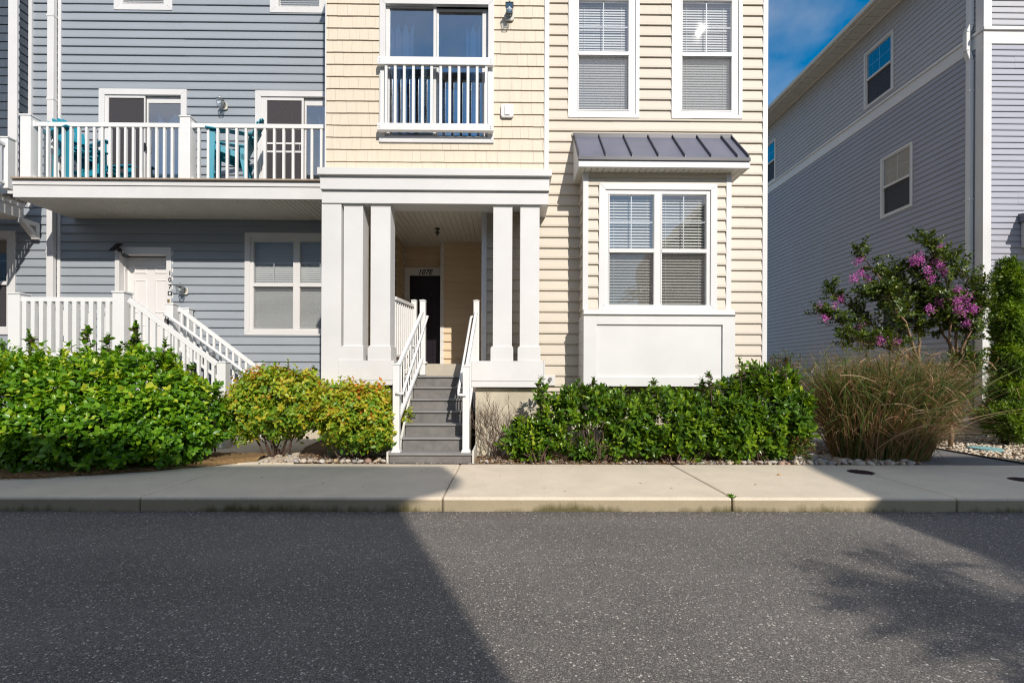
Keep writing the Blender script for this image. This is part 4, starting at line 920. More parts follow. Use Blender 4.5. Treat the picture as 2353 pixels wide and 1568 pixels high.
for (u0, u1) in ((.15, .43), (.60, .88)):
    for (v0, v1) in ((.845, .925), (.475, .795), (.09, .37)):
        a, b, c, d = sx0 + u0 * Wd, sx0 + u1 * Wd, DDZ + v0 * H, DDZ + v1 * H
        pn.add([(a, DD - .001, c), (b, DD - .001, c), (b, DD - .001, d), (a, DD - .001, d), (a + .025, DD - .0155, c + .025), (b - .025, DD - .0155, c + .025), (b - .025, DD - .0155, d - .025), (a + .025, DD - .0155, d - .025)],
               [(0, 1, 5, 4), (1, 2, 6, 5), (2, 3, 7, 6), (3, 0, 4, 7)])
        pn.add([(a + .04, DD - .003, c + .04), (b - .04, DD - .003, c + .04), (b - .04, DD - .003, d - .04), (a + .04, DD - .003, d - .04), (a + .025, DD - .0155, c + .025), (b - .025, DD - .0155, c + .025), (b - .025, DD - .0155, d - .025), (a + .025, DD - .0155, d - .025)],
               [(0, 4, 5, 1), (1, 5, 6, 2), (2, 6, 7, 3), (3, 7, 4, 0), (0, 1, 2, 3)])
pn.build('door_panel', 'door_white', dob)
hn = empty('house_number', W(390, 650, DW - .06), 'black number 107D set vertically down the white door casing', 'house number')
for ch, y in (('1', 628), ('0', 643), ('7', 659), ('D', 674)):
    p = W(390, y, DW - .048); text('numeral', ch, p.x, p.y, p.z,   .135, 'black', hn, ext=.003)
p = W(387.6, 692, DW - .05); o = MB().box(p.x - .02, p.x + .02, p.y - .02, p.y, p.z - .045, p.z + .045).build('doorbell', 'brass', None, bevel=.004); tag(o, 'small brass doorbell below the number 107D', 'doorbell')
# camera and its solar panel
p = W(290, 588.6, DW - .12); o = empty('security_camera', p, 'black security camera hanging at the top left of the white door casing', 'camera')
MB().bar((p.x - .07, p.y + .02, p.z + .03), (p.x + .07, p.y - .06, p.z - .02), .075, .075).build('camera_body', 'black', o, bevel=.02)
MB().disc((p.x + .072, p.y - .062, p.z - .02), .025, .006, 14, 'X').build('lens', 'glass_dark', o)
q = W(273.5, 573.5, DW - .06)
MB().disc((q.x, q.y, q.z), .045, .05, 16, 'Y').tube([q, (q.x + .08, q.y - .05, q.z - .02), (q.x + .11, q.y - .07, q.z - .08), (q.x + .09, q.y - .06, q.z - .13), (p.x - .06, p.y, p.z + .03)], .007, 6).build('arm', 'black', o)
p = W(262.5, 566, DW - .2); o = empty('solar_panel', p, 'small black solar panel tilted beside the white door casing', 'solar panel')
MB().prism([(p.x - .12, p.y - .02, p.z - .1), (p.x + .03, p.y - .02, p.z - .1), (p.x + .115, p.y + .09, p.z + .09), (p.x - .035, p.y + .09, p.z + .09)], (0, .012, .004)).build('panel', 'black', o, bevel=.002)
MB().tube([(p.x, p.y + .06, p.z), (p.x + .06, p.y + .13, p.z - .04), (q.x, q.y, q.z)], .01).build('bracket', 'black', o)

# stoop of 107D
DA, DCc = 8.4, 9.7; SZ = 1.5
ax, bx = W(31, 700, DA).x, W(271, 700, DA).x; cx = W(388, 720, DCc).x; dxx = W(428, 720, 10.38).x
stp = empty('entry_stoop', (-7.5, 9.2, 0), 'white skirted stoop with stairs leading right from door 107D', 'stoop')
MB().box(ax - .12, bx + .12, DA - .05, DW - .05, SZ - .04, SZ).box(bx + .12, cx + .1, DCc - .2, DW - .05, SZ - .04, SZ).build('deck', 'tread', stp, bevel=.004)
MB().box(ax - .1, bx + .1, DA - .02, DA + .01, SZ - .3, SZ - .041).box(bx + .09, bx + .115, DA, DCc, SZ - .3, SZ - .041).build('fascia', 'white', stp, bevel=.003)
sk = MB()
for i in range(34): x = ax - .08 + i * .085; sk.box(x, x + .05, DA + .015, DA + .03, 0, SZ - .3)
sk.build('skirt', 'white', stp)
SXA, SXB = bx + .12, -5.05
nst = 7
for k in range(nst):
    z = SZ - (k + 1) * SZ / (nst + 1); x = SXA + (SXB - SXA) * k / nst * 1.02; w_ = (SXB - SXA) / nst
    MB().box(x, x + w_ + .03, DA + .08, DCc - .06, z - .03, z).build('tread', 'tread', stp, bevel=.004)
    MB().box(x + w_ - .0, x + w_ + .015, DA + .09, DCc - .07, z - SZ / (nst + 1), z - .031).build('riser', 'white_old', stp)
sg = MB()
for y in (DA + .04, DCc - .06): sg.prism([(SXA, y, SZ - .04), (SXA, y, SZ - .40), (SXB - .25, y, 0), (SXB + .12, y, 0), (SXB + .12, y, .12)], (0, .03, 0))
sg.each('stringer', 'white', stp)
sr = empty('stoop_railing', (ax, DA, SZ), 'white railing round the stoop and down both sides of the stairs at 107D', 'railing')
pa, pb_, pc, pd = W(31, 675, DA).z, W(271, 672, DA).z, W(388, 699, DCc).z, W(428, 710, 10.38).z
pw = .2
post(sr, ax, DA + .1, 0, pa, pw, flat=True); post(sr, bx, DA + .1, 0, pb_, pw, flat=True); post(sr, cx, DCc + .08, 0, pc, .16, flat=True); post(sr, dxx, 10.42, 0, pd, .15, flat=True)
post(sr, ax, DW - .15, 0, pa, .16, flat=True)
post(sr, W(509.5, 860, DA).x, DA + .05, 0, W(509, 833, DA).z, .155); post(sr, W(597, 860, DCc).x, DCc, 0, W(597, 836, DCc).z, .13)
rz = W(150, 681.5, DA).z
rail_run(sr, (ax + .1, DA + .06, rz), (bx - .1, DA + .06, rz), 11, height=rz - SZ - .09, bw=.07, topw=.06, toph=.08, both=.06, ends=(.4, .7))
rail_run(sr, (ax, DA + .2, rz), (ax, DW - .2, rz), 13, height=rz - SZ - .09, bw=.045, topw=.06, toph=.08, both=.06)
rail_run(sr, (cx + .08, DCc + .15, W(400, 705, DCc).z), (dxx, 10.34, W(400, 705, DCc).z), 4, height=.98, bw=.045, topw=.06, toph=.08)
A_ = W(297, 683, DA + .05); B_ = W(499, 831, DA + .05); rail_run(sr, A_, B_, 12, height=.86, bw=.048, topw=.055, toph=.085, both=.05)
A_ = W(411, 704, DCc); B_ = W(588, 838, DCc); rail_run(sr, A_, B_, 12, height=.86, bw=.042, topw=.055, toph=.075, both=.05)
hp = [W(377, 721, DCc - .16), W(386, 725, DCc - .16), W(572, 862, DCc - .16), W(590, 874, DCc - .16), W(575, 882, DCc - .16), W(555, 880, DCc - .16)]
MB().tube(hp, .03, 10).build('handrail', 'white_rail', sr, smooth=True)
MB().tube([W(487, 815, DCc - .12), W(487, 822, DCc - .05)], .02).disc(W(487, 818, DCc - .08), .045, .02, 14, 'Y').build('handrail_bracket', 'nickel', sr)
p = W(384, 738, DCc - .02); o = empty('lock_box', p, 'small grey key lock box hanging on the stoop post of 107D', 'lock box')
MB().box(p.x - .035, p.x + .035, p.y - .04, p.y, p.z - .06, p.z + .05).build('case', 'black', o, bevel=.008)
MB().box(p.x - .022, p.x + .022, p.y - .046, p.y - .04, p.z - .045, p.z + .03).build('keypad', 'nickel', o)
MB().tube([(p.x - .025, p.y - .02, p.z + .05), (p.x - .025, p.y - .02, p.z + .1), (p.x, p.y - .02, p.z + .125), (p.x + .03, p.y - .02, p.z + .1), (p.x + .03, p.y - .02, p.z + .05)], .007, 8).build('shackle', 'black', o)

# ------------------------------------------------------------------ balcony furniture
def adirondack(loc, rz, label, tall=True):
    o = empty('adirondack_chair', (0, 0, 0), label, 'chair', 'teal chairs on the balcony')
    h = .38 if tall else 0.0; m = 'teal'
    for sy in (-1, 1):
        MB().bar((.30, sy * .30, 0), (.27, sy * .30, .66 + h), .03, .12, up=(1, 0, 0)).build('leg', m, o, bevel=.006)
        MB().bar((-.38, sy * .27, 0), (-.22, sy * .27, .40 + h), .03, .12, up=(1, 0, 0)).build('leg', m, o, bevel=.006)
        MB().box(-.42, .38, sy * .31 - .07, sy * .31 + .07, .66 + h, .69 + h).build('armrest', m, o, bevel=.012)
        MB().bar((.33, sy * .27, .38 + h), (-.36, sy * .27, .2 + h), .03, .12).bar((.34, sy * .29, .06), (-.36, sy * .28, .06), .03, .09).each('side_rail', m, o, bevel=.005)
    s = MB()
    for i in range(6):
        t_ = i / 5; x = .33 - .56 * t_; z = .425 - .15 * t_ + h; s.bar((x, -.27, z), (x, .27, z), .095, .022, up=(.22, 0, 1))
    s.box(.30, .33, -.27, .27, .33 + h, .43 + h); s.build('seat', m, o, bevel=.005)
    b = MB()
    for i in range(7):
        y = (i - 3) * .083; top = (.86 if tall else .60) - .022 * (i - 3) ** 2; a = Vector((-.22, y * .85, .26 + h)); d = Vector((-.38, 0, .92)).normalized()
        b.bar(a, a + d * (top + .12) + Vector((0, y * .22, 0)), .074, .02, up=(1, 0, .4))
    b.bar((-.42, -.26, .66 + h), (-.42, .26, .66 + h), .03, .07, up=(1, 0, .4)).bar((-.29, -.24, .34 + h), (-.29, .24, .34 + h), .03, .07, up=(1, 0, .4))
    b.build('backrest', m, o, bevel=.005)
    if tall: MB().box(.22, .26, -.28, .28, .2, .27).box(-.34, -.30, -.26, .26, .1, .17).each('footrest', m, o, bevel=.005)
    o.location = loc; o.rotation_euler = (0, 0, rz); return o
adirondack((W(185, 400, 9.85).x, 9.82, DKZ + .001), R_(-25), 'tall teal slatted chair nearest the left post of the balcony')
adirondack((W(240, 400, 10.0).x, 10.0, DKZ + .001), R_(-8), 'low teal slatted chair in front of the left balcony door', tall=False)
adirondack((W(530, 400, 9.8).x, 9.8, DKZ + .001), R_(200), 'tall teal slatted chair left of the right balcony door')
o = MB().disc((W(205, 400, 10.35).x, 10.36, DKZ), .16, .3, 20).disc((W(205, 400, 10.35).x, 10.36, DKZ + .3), .19, .03, 20).build('side_table', 'white', None, bevel=.01); tag(o, 'round white side table behind the tall teal chair', 'table')

# ================================================================== lavender townhouse on the right
DL = 10.28; LX = 10.3
lv = empty('lavender_townhouse', (LX + 4, DL, 0), 'lavender grey sided townhouse on the right with its shaded side wall', 'townhouse')
LT = 11.15; LD = 32.0; bz0_, bz1_ = 8.50, 8.85
trs = lambda u, off, z: (LX - off, u, z)         # side wall, u runs along Y
trw = lambda u, y, z: (LX + y, u, z)             # windows built facing -X
def sw_win(x0, x1, z0, z1, kind=0):
    return (LX * F / (x1 - 1165), LX * F / (x0 - 1165), z0, z1)
SWN = [sw_win(1990, 2058.3, 8.97, 10.58), sw_win(2029.7, 2104.4, 5.63, 7.28), (18.3, 19.35, 8.86, 10.48), (12.07, 13.12, 2.3, 3.96), (18.95, 20.0, 5.6, 7.25), (25, 26, 8.86, 10.48)]
lh = [(a + .03, b - .03, c + .03, d - .03) for a, b, c, d in SWN]
s1 = MB(); siding(s1, DL + .15, LD, 1.30, bz0_, 0, .1336, lh, tr=trs, zphase=1.3, butt=.02); s1.build('side_siding', 'lav', lv)
s2 = MB(); siding(s2, DL + .15, LD, bz1_, LT, 0, .1336, lh, tr=trs, zphase=1.3, butt=.02); s2.build('upper_side_siding', 'lav2', lv)
pl = MB(); plate(pl, DL + .02, LD, 1.28, LT, LX + .02, LX + .1, [], tr=lambda u, y, z: (y, u, z)) if False else None
co = MB()
ys_ = sorted({DL + .02, LD, *[h for q in lh for h in q[:2]]}); zs_ = sorted({1.28, LT, *[h for q in lh for h in q[2:]]})
plate(co, DL + .02, LD, 1.28, LT, .02, .1, lh, tr=lambda u, y, z: (LX + y, u, z))
co.box(LX + .03, LX + 9, LD, LD + .1, 1.28, LT).box(LX + 9, LX + 9.1, DL, LD, 1.28, LT); co.build('wall_core', 'lav', lv)
fs = MB(); siding(fs, LX + .15, LX + 9, .6, bz0_, DL, .1336, [], zphase=1.3, butt=.022); fs.build('front_siding', 'lav', lv)
fs = MB(); siding(fs, LX + .15, LX + 9, bz1_, 14.5, DL, .1336, [], zphase=1.3, butt=.022); fs.build('upper_front_siding', 'lav2', lv)
MB().box(LX + .05, LX + 9, DL + .03, DL + .1, .6, 14.5).build('front_core', 'lav', lv)
MB().box(LX + .005, LX + 9, DL + .0, LD, -.2, 1.285).build('foundation', 'foundation_tan', lv)
MB().box(LX - .03, LX + .15, DL - .03, DL - .0, .55, bz0_).box(LX - .03, LX + .0, DL + .0, DL + .15, .55, bz0_).box(LX - .03, LX + .15, DL - .03, DL - .0, bz1_, 11.5).box(LX - .03, LX, DL, DL + .15, bz1_, LT).each('corner_board', 'white', lv, bevel=.003)
bd = MB().box(LX - .03, LX + .0, DL + .001, LD, bz0_, bz1_ - .07).box(LX - .03, LX + 9, DL - .03, DL + 0, bz0_, bz1_ - .07).box(LX - .06, LX, DL + .001, LD, bz1_ - .069, bz1_).box(LX - .06, LX + 9, DL - .07, DL, bz1_ - .069, bz1_)
bd.build('belt_course', 'white', lv, bevel=.006)
# eave with gutter, soffit boards and roof
OV = .55
so = MB(); y = DL - .25
while y < LD + .2: so.box(LX - OV, LX - .002, y, y + .29, LT - .0, LT + .015); y += .3
so.build('soffit', 'soffit', lv)
MB().box(LX - .07, LX - .031, DL, LD, LT - .05, LT - .001).box(LX - OV - .02, LX - OV, DL - .3, LD + .3, LT - .03, LT + .16).build('eave_fascia', 'white_old', lv)
MB().box(LX - OV - .14, LX - OV - .021, DL - .3, LD + .3, LT + .02, LT + .15).build('gutter', 'white_old', lv, bevel=.02)
MB().prism([(LX - OV - .06, DL - .3, LT + .16), (LX + 9.6, DL - .3, LT + .16), (LX + 4.5, DL - .3, LT + 3.6)], (0, LD - DL + .6, 0)).build('roof', 'shingleroof', lv)
MB().prism([(LX, DL, LT + .1), (LX + 9, DL, LT + .1), (LX + 4.5, DL, LT + 3.4)], (0, .02, 0)).build('gable', 'lav2', lv)
for (a, b, c, d) in SWN:
    mid = (c + d) / 2
    window(lv, (a, b, c, d), [(a + .10, b - .10, mid + .03, d - .09, c + .09, mid - .03)], 0.0, .055, blind='blind_tan' if c < 8 else 'blind', screen='screen_dark', slat_tilt=40, tr=trw, roomdepth=.5, glass='glass_dark', blind_drop=(.95 if c < 8 else .45, 1))
# downspout with a jog round the belt course
dsy = DL + .24; dx_ = LX - .07
def dsp(pts, name):
    m = MB()
    for p, q in zip(pts[:-1], pts[1:]): m.bar(p, q, .10, .10, up=(0, 1, 0))
    return m
m = dsp([(dx_, dsy, LT), (dx_, dsy, bz1_ + .22), (dx_ - .07, dsy - .0, bz1_ + .06), (dx_ - .07, dsy, bz0_ + .0), (dx_, dsy, bz0_ - .2), (dx_, dsy, .38), (dx_ - .1, dsy - .06, .30), (dx_ - .22, dsy - .1, .27)], 'downspout')
m.build('downspout', 'white', lv, bevel=.012)
for z in (9.9, 7.6, 5.2, 3.2): MB().box(dx_ - .056, dx_ + .056, dsy - .056, dsy + .056, z, z + .03).each('downspout_joint', 'white', lv)
# box bay at the right edge
bx_ = W(2343, 540, DL).x
z0_, z1_ = W(2346, 570, DL).z, W(2346, 512, DL).z; zt_ = W(2346, 492, DL).z - .2
MB().box(bx_, bx_ + 2.2, 9.7, DL - .02, z0_, z1_).build('small_bay', 'white', lv, bevel=.003)
MB().prism([(bx_ - .06, 9.6, z1_ + .001), (bx_ - .06, DL - .02, z1_ + .001), (bx_ - .06, DL - .02, zt_ + .2), (bx_ - .06, 9.6, z1_ + .05)], (2.3, 0, 0)).build('small_bay_roof', 'metalroof', lv)

# ================================================================== houses across the street (behind the camera)
def far_house(name, label, prof, x0, x1, y0, y1, wall_mat, eave):
    """prof: silhouette polygon (x, z) of the gable end"""
    o = empty(name, ((x0 + x1) / 2, y0, 0), label, 'townhouse', 'townhouses across the street')
    MB().prism([(x, y0, z) for x, z in prof], (0, -(y0 - y1), 0)).build('wall', wall_mat, o)
    siding(MB(), x0, x1, .3, eave, 0, .18, [], tr=lambda u, off, z: (u, y0 + off, z)).build('siding', wall_mat, o)
    w = MB(); g = MB(); n = max(2, int((x1 - x0) / 3.2))
    for i in range(n):
        cx = x0 + (i + .5) * (x1 - x0) / n
        for zc in (2.2, 5.2, 8.0):
            if zc + .8 > eave: continue
            w.box(cx - .6, cx + .6, y0 + .02, y0 + .06, zc - .9, zc + .9); g.box(cx - .48, cx + .48, y0 + .061, y0 + .065, zc - .78, zc - .03).box(cx - .48, cx + .48, y0 + .061, y0 + .065, zc + .03, zc + .78)
    w.build('window', 'white', o); g.build('pane', mat('far_pane', (.05, .07, .1), .08, spec=.9), o)
    return o
HY = -7.0
def sh(X, Y):     # silhouette point on the plane HY whose shadow falls at ground point (X, Y)
    d = Y - HY; return X + .40 * d, .72 * d
ax_, _ = sh(.03, 2.24); ez = sh(0, 6.78)[1]; _, e1 = sh(0, 5.2)
ex = sh(-.95, 6.9)[0]
oA = far_house('grey_townhouse', 'tall grey townhouse across the street behind the photographer on the left', [(-34, 0), (ax_, 0), (ax_, ez), (-34, ez)], -34, ax_ - .02, HY, HY - 9, 'blue', e1)
p = [sh(4.25, 3.94), sh(3.92, 4.9), sh(4.22, 6.5), sh(4.6, 7.7)]
MB().prism([(ax_ - .01, HY + .01, e1), (ex, HY + .01, e1 + .5), (ex, HY + .01, ez + .01), (ax_ - .01, HY + .01, ez + .01)], (0, -.45, 0)).build('eave', 'white', oA)
oB = far_house('tan_townhouse', 'tan townhouse across the street behind the photographer on the right', [(p[0][0], 0), p[0], p[1], p[2], p[3], (p[3][0] + 3.2, p[3][1]), (p[3][0] + 4.6, 9.0), (p[3][0] + 4.6, 0)], p[0][0] + .05, p[0][0] + 4, HY, HY - 9, 'porch_tan', 7.6)
MB().prism([(-34.3, HY + .01, ez + .02), (-34.3, HY - 9.4, ez + .02), (-34.3, HY - 4.5, ez + 2.2)], (ax_ + 34.3, 0, 0)).build('roof', 'shingleroof', oA)
# ================================================================== foliage helpers
def unit(a): return a / np.maximum(np.linalg.norm(a, axis=-1, keepdims=True), 1e-9)
T8 = np.array([[0, 0, 0], [.30, .46, .10], [.70, .40, .08], [1, 0, 0], [.70, -.40, .08], [.30, -.46, .10], [.32, 0, 0], [.70, 0, 0]])
F8 = [(0, 5, 6), (0, 6, 1), (1, 6, 7, 2), (5, 4, 7, 6), (2, 7, 3), (7, 4, 3)]
T4 = np.array([[0, 0, 0], [.45, .5, .08], [1, 0, 0], [.45, -.5, .08]]); F4 = [(0, 3, 2, 1)]
def leaf_mesh(name, P, D, N, L, Wd, m, parent=None, rnd=None, fold=1.0, curl=.12, simple=False):
    n = len(P); T, FF = (T4, F4) if simple else (T8, F8); k = len(T)
    D = unit(D); S = unit(np.cross(N, D)); N2 = np.cross(D, S)
    L = np.broadcast_to(L, (n,))[:, None, None]; Wd = np.broadcast_to(Wd, (n,))[:, None, None]
    V = P[:, None, :] + L * T[None, :, 0:1] * D[:, None, :] + Wd * T[None, :, 1:2] * S[:, None, :] + (L * (T[None, :, 2:3] * fold - curl * T[None, :, 0:1] ** 2)) * N2[:, None, :]
    V = V.reshape(-1, 3)
    if parent is not None:
        inv = np.array(wm(parent).inverted()); V = V @ inv[:3, :3].T + inv[:3, 3]
    me = bpy.data.meshes.new(name)
    me.vertices.add(len(V)); me.vertices.foreach_set('co', V.astype(np.float32).ravel())
    sizes = np.tile([len(f) for f in FF], n); loops = (np.concatenate([np.array(f) for f in FF])[None, :] + (np.arange(n) * k)[:, None]).ravel()
    me.loops.add(len(loops)); me.loops.foreach_set('vertex_index', loops.astype(np.int32))
    me.polygons.add(len(sizes)); st_ = np.concatenate([[0], np.cumsum(sizes)[:-1]])
    me.polygons.foreach_set('loop_start', st_.astype(np.int32)); me.polygons.foreach_set('loop_total', sizes.astype(np.int32))
    me.update(calc_edges=True)
    a = me.attributes.new('rnd', 'FLOAT', 'POINT'); r = rng.random(n) if rnd is None else np.clip(rnd, 0, 1)
    a.data.foreach_set('value', np.repeat(r, k).astype(np.float32))
    me.polygons.foreach_set('use_smooth', [True] * len(sizes))
    me.materials.append(M[m] if isinstance(m, str) else m)
    o = bpy.data.objects.new(name, me); COL.objects.link(o)
    if parent is not None: o.parent = parent
    return o
def shoots(P, U, nl, length, a0=80, a1=30, tilt=.25):
    """leaves set spirally along shoots at P heading U; returns leaf base, direction, up"""
    U = unit(U); n = len(P); ref = unit(rng.normal(size=(n, 3))); X = unit(np.cross(U, ref)); Y = np.cross(U, X)
    ps, ds, ns = [], [], []
    ph = rng.random(n) * 6.28
    for i in range(nl):
        t_ = i / max(nl - 1, 1); an = ph + i * 2.4; a = R_(a0 + (a1 - a0) * t_) + rng.normal(size=n) * .15
        rad = X * np.cos(an)[:, None] + Y * np.sin(an)[:, None]
        ps.append(P + U * (length * t_)[:, None] if np.ndim(length) else P + U * length * t_)
        d = U * np.cos(a)[:, None] + rad * np.sin(a)[:, None] + rng.normal(size=(n, 3)) * tilt * .3
        ds.append(d); ns.append(U * np.sin(a)[:, None] - rad * np.cos(a)[:, None] + rng.normal(size=(n, 3)) * tilt * .5 + np.array([0, 0, .25]))
    return np.concatenate(ps), np.concatenate(ds), np.concatenate(ns)
def blob(ells, n, shell=.3, bump=.12, seed=0):
    """points near the surface of a union of ellipsoids (cx,cy,cz,rx,ry,rz) with outward normals"""
    r = np.random.default_rng(seed); E = np.array(ells, float); w = (E[:, 3] * E[:, 4] + E[:, 4] * E[:, 5] + E[:, 3] * E[:, 5]); w /= w.sum()
    idx = r.choice(len(E), size=n * 3, p=w); u = unit(r.normal(size=(n * 3, 3)))
    depth = 1 - shell * r.random(n * 3) ** 1.6
    lump = 1 + bump * np.sin(u[:, 0] * 7 + idx * 2.1) * np.sin(u[:, 2] * 6 + idx) + bump * .5 * np.sin(u[:, 1] * 13 + idx)
    c = E[idx, :3]; rad = E[idx, 3:]; p = c + u * rad * (depth * lump)[:, None]
    keep = np.ones(len(p), bool)
    for j in range(len(E)):
        q = (((p - E[j, :3]) / E[j, 3:]) ** 2).sum(1); keep &= (q > (1 - shell) ** 2 * .9) | (idx == j)
    keep &= p[:, 2] > .02
    nrm = unit(u / rad)
    return p[keep][:n], nrm[keep][:n]
def stems(name, base, tips, r0, m, parent, wob=.04, n=6):
    mb = MB()
    for (b, t_) in zip(base, tips):
        b, t_ = Vector(b), Vector(t_); pts = []
        for i in range(n):
            f = i / (n - 1); p = b.lerp(t_, f); p += Vector((random.gauss(0, wob), random.gauss(0, wob), 0)) * math.sin(f * math.pi); p.z += .12 * (t_ - b).length * math.sin(f * math.pi) * .5; pts.append(p)
        mb.tube(pts, [r0 * (1 - .75 * i / (n - 1)) for i in range(n)], 5)
    return mb.build(name, m, parent, smooth=True)

M['euonymus'] = leafmat('euonymus_leaf', [(0, (0.034, 0.114, 0.014)), (.4, (0.096, 0.240, 0.014)), (.75, (0.179, 0.366, 0.018)), (.95, (0.303, 0.480, 0.023)), (1, (0.516, 0.572, 0.046))], rough=.34, trans=.35)
M['spindle'] = leafmat('spindle_leaf', [(0, (0.071, 0.175, 0.016)), (.4, (0.198, 0.363, 0.025)), (.66, (0.452, 0.497, 0.034)), (.94, (0.621, 0.470, 0.040)), (1, (0.706, 0.269, 0.054))], rough=.45, trans=.4)
M['laurel'] = leafmat('laurel_leaf', [(0, (0.029, 0.082, 0.011)), (.5, (0.095, 0.200, 0.015)), (.9, (0.223, 0.350, 0.018)), (1, (0.382, 0.450, 0.038))], rough=.3, trans=.25, spec=.55)
M['myrtle'] = leafmat('myrtle_leaf', [(0, (0.028, 0.055, 0.009)), (.6, (0.085, 0.134, 0.016)), (.94, (0.171, 0.212, 0.022)), (1, (0.286, 0.142, 0.052))], rough=.35, trans=.3)
M['flower'] = leafmat('myrtle_flower', [(0, (0.404, 0.081, 0.345)), (.6, (0.714, 0.195, 0.543)), (1, (0.820, 0.366, 0.658))], rough=.7, trans=.4)
M['cypress'] = leafmat('cypress_spray', [(0, (0.047, 0.084, 0.011)), (.35, (0.112, 0.206, 0.014)), (.8, (0.243, 0.374, 0.019)), (1, (0.281, 0.150, 0.047))], rough=.55, trans=.25)
M['grass'] = leafmat('ornamental_grass', [(0, (0.039, 0.085, 0.016)), (.25, (0.109, 0.162, 0.026)), (.40, (0.187, 0.169, 0.045)), (.55, (0.264, 0.148, 0.065)), (.8, (0.404, 0.240, 0.117)), (1, (0.607, 0.452, 0.298))], rough=.6, trans=.3)
M['nandina'] = leafmat('nandina_leaf', [(0, (.04, .08, .015)), (.6, (.11, .15, .03)), (.85, (.25, .13, .05)), (1, (.35, .08, .04))], rough=.45, trans=.4)
M['drycolour'] = leafmat('dry_leaf', [(0, (.10, .05, .02)), (.5, (.26, .13, .05)), (.85, (.45, .25, .10)), (1, (.55, .40, .22))], rough=.8, trans=.1)

def shrub(name, label, cat, ells, nsh, nl, slen, L, Wd, m, group=None, up=.5, seed=1, shell=.32, a0=80, a1=30, base=None, nst=14, stemr=.014, spires=(), bias=0.0, top=0.0, jit=.35, core=True, stemmat='twig', curl=.12, hmax=None, botskip=0):
    b = base or (ells[0][0], ells[0][1], 0); sh_ = .42 * (slen + L)
    ells = [(e[0], e[1], e[2] - .2 * sh_, max(e[3] - sh_, .04), max(e[4] - sh_, .04), max(e[5] - sh_ * .8, .04)) for e in ells]
    o = empty(name, b, label, cat, group)
    P, Nn = blob(ells, nsh, shell=shell, seed=seed)
    if botskip: k = rng.random(len(P)) > botskip * np.clip(1 - (P[:, 2] / .5), 0, 1); P, Nn = P[k], Nn[k]
    U = unit(Nn * .8 + np.array([0, 0, up]) + rng.normal(size=P.shape) * jit)
    p, d, n = shoots(P, U, nl, slen * (.6 + .8 * rng.random(len(P))), a0, a1)
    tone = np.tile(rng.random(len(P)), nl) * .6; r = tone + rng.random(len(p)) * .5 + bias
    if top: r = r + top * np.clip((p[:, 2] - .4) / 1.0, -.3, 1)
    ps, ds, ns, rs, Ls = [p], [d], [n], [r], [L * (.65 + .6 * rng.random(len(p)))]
    sb, stt = [], []
    for (x, y, z0, z1, w) in spires:         # upright shoots standing out of the top
        k = int((z1 - z0) / .035); zz = np.linspace(z0, z1, k); ph = np.arange(k) * 2.4 + rng.random() * 6
        c = np.stack([x + (zz - z0) * rng.normal() * .12, y + 0 * zz, zz], 1)
        for rep in range(2):
            a = ph + rep * 3.14 + rng.normal(size=k) * .2; rad = np.stack([np.cos(a), np.sin(a), 0 * a], 1); tt = (zz - z0) / (z1 - z0)
            dd = rad + np.array([0, 0, .55]) + np.array([0, 0, 1.2]) * tt[:, None] ** 3
            ps.append(c); ds.append(dd); ns.append(np.array([0, 0, 1.0]) - rad * .5); rs.append(rng.random(k) * .8 + bias); Ls.append(L * (1.1 - .4 * tt))
        # side twigs
        for q in range(int(k * .8)):
            f = rng.random() ** 1.3; a = rng.random() * 6.28; o_ = c[int(f * (k - 1))]; ln = w * (1 - f) * (.6 + .6 * rng.random()); dv = np.array([math.cos(a), math.sin(a), .7]); dv /= np.linalg.norm(dv)
            kk = 7; tt = np.linspace(.1, 1, kk); pc = o_ + dv * ln * tt[:, None]; an = rng.random(kk) * 6.28
            ps.append(pc); ds.append(dv + np.stack([np.cos(an), np.sin(an), .3 * an * 0], 1) * .8); ns.append(np.tile([0, 0, 1.0], (kk, 1)) + rng.normal(size=(kk, 3)) * .3); rs.append(rng.random(kk) * .9 + bias); Ls.append(L * (.6 + .5 * rng.random(kk)))
            sb.append(o_); stt.append(pc[-1])
        sb.append((x, y, max(z0 - .7, .05))); stt.append(tuple(c[-1]))
    p, d, n, r, Lr = map(np.concatenate, (ps, ds, ns, rs, Ls))
    leaf_mesh('foliage', p, d, n, Lr, Lr * Wd / L, m, o, rnd=r, curl=curl)
    # main stems
    tips = []; bases = []
    P2, _ = blob(ells, nst * 3, shell=.5, seed=seed + 9)
    for i in range(nst):
        q = P2[i % len(P2)]; bases.append((b[0] + random.gauss(0, .05) + (q[0] - b[0]) * .25, b[1] + random.gauss(0, .05), 0)); tips.append(tuple(q))
    stems('stem', bases + sb, tips + stt, stemr, stemmat, o)
    return o
def el(x, y0, y1, D, w, dp=None, top=None):
    """ellipsoid from pixel x centre, pixel y top and bottom, pixel half width"""
    a, b = W(x, y0, D), W(x, y1, D); r = w * D / F; rz = (a.z - b.z) / 2
    return (a.x, D, (a.z + b.z) / 2, r, dp or r, rz)

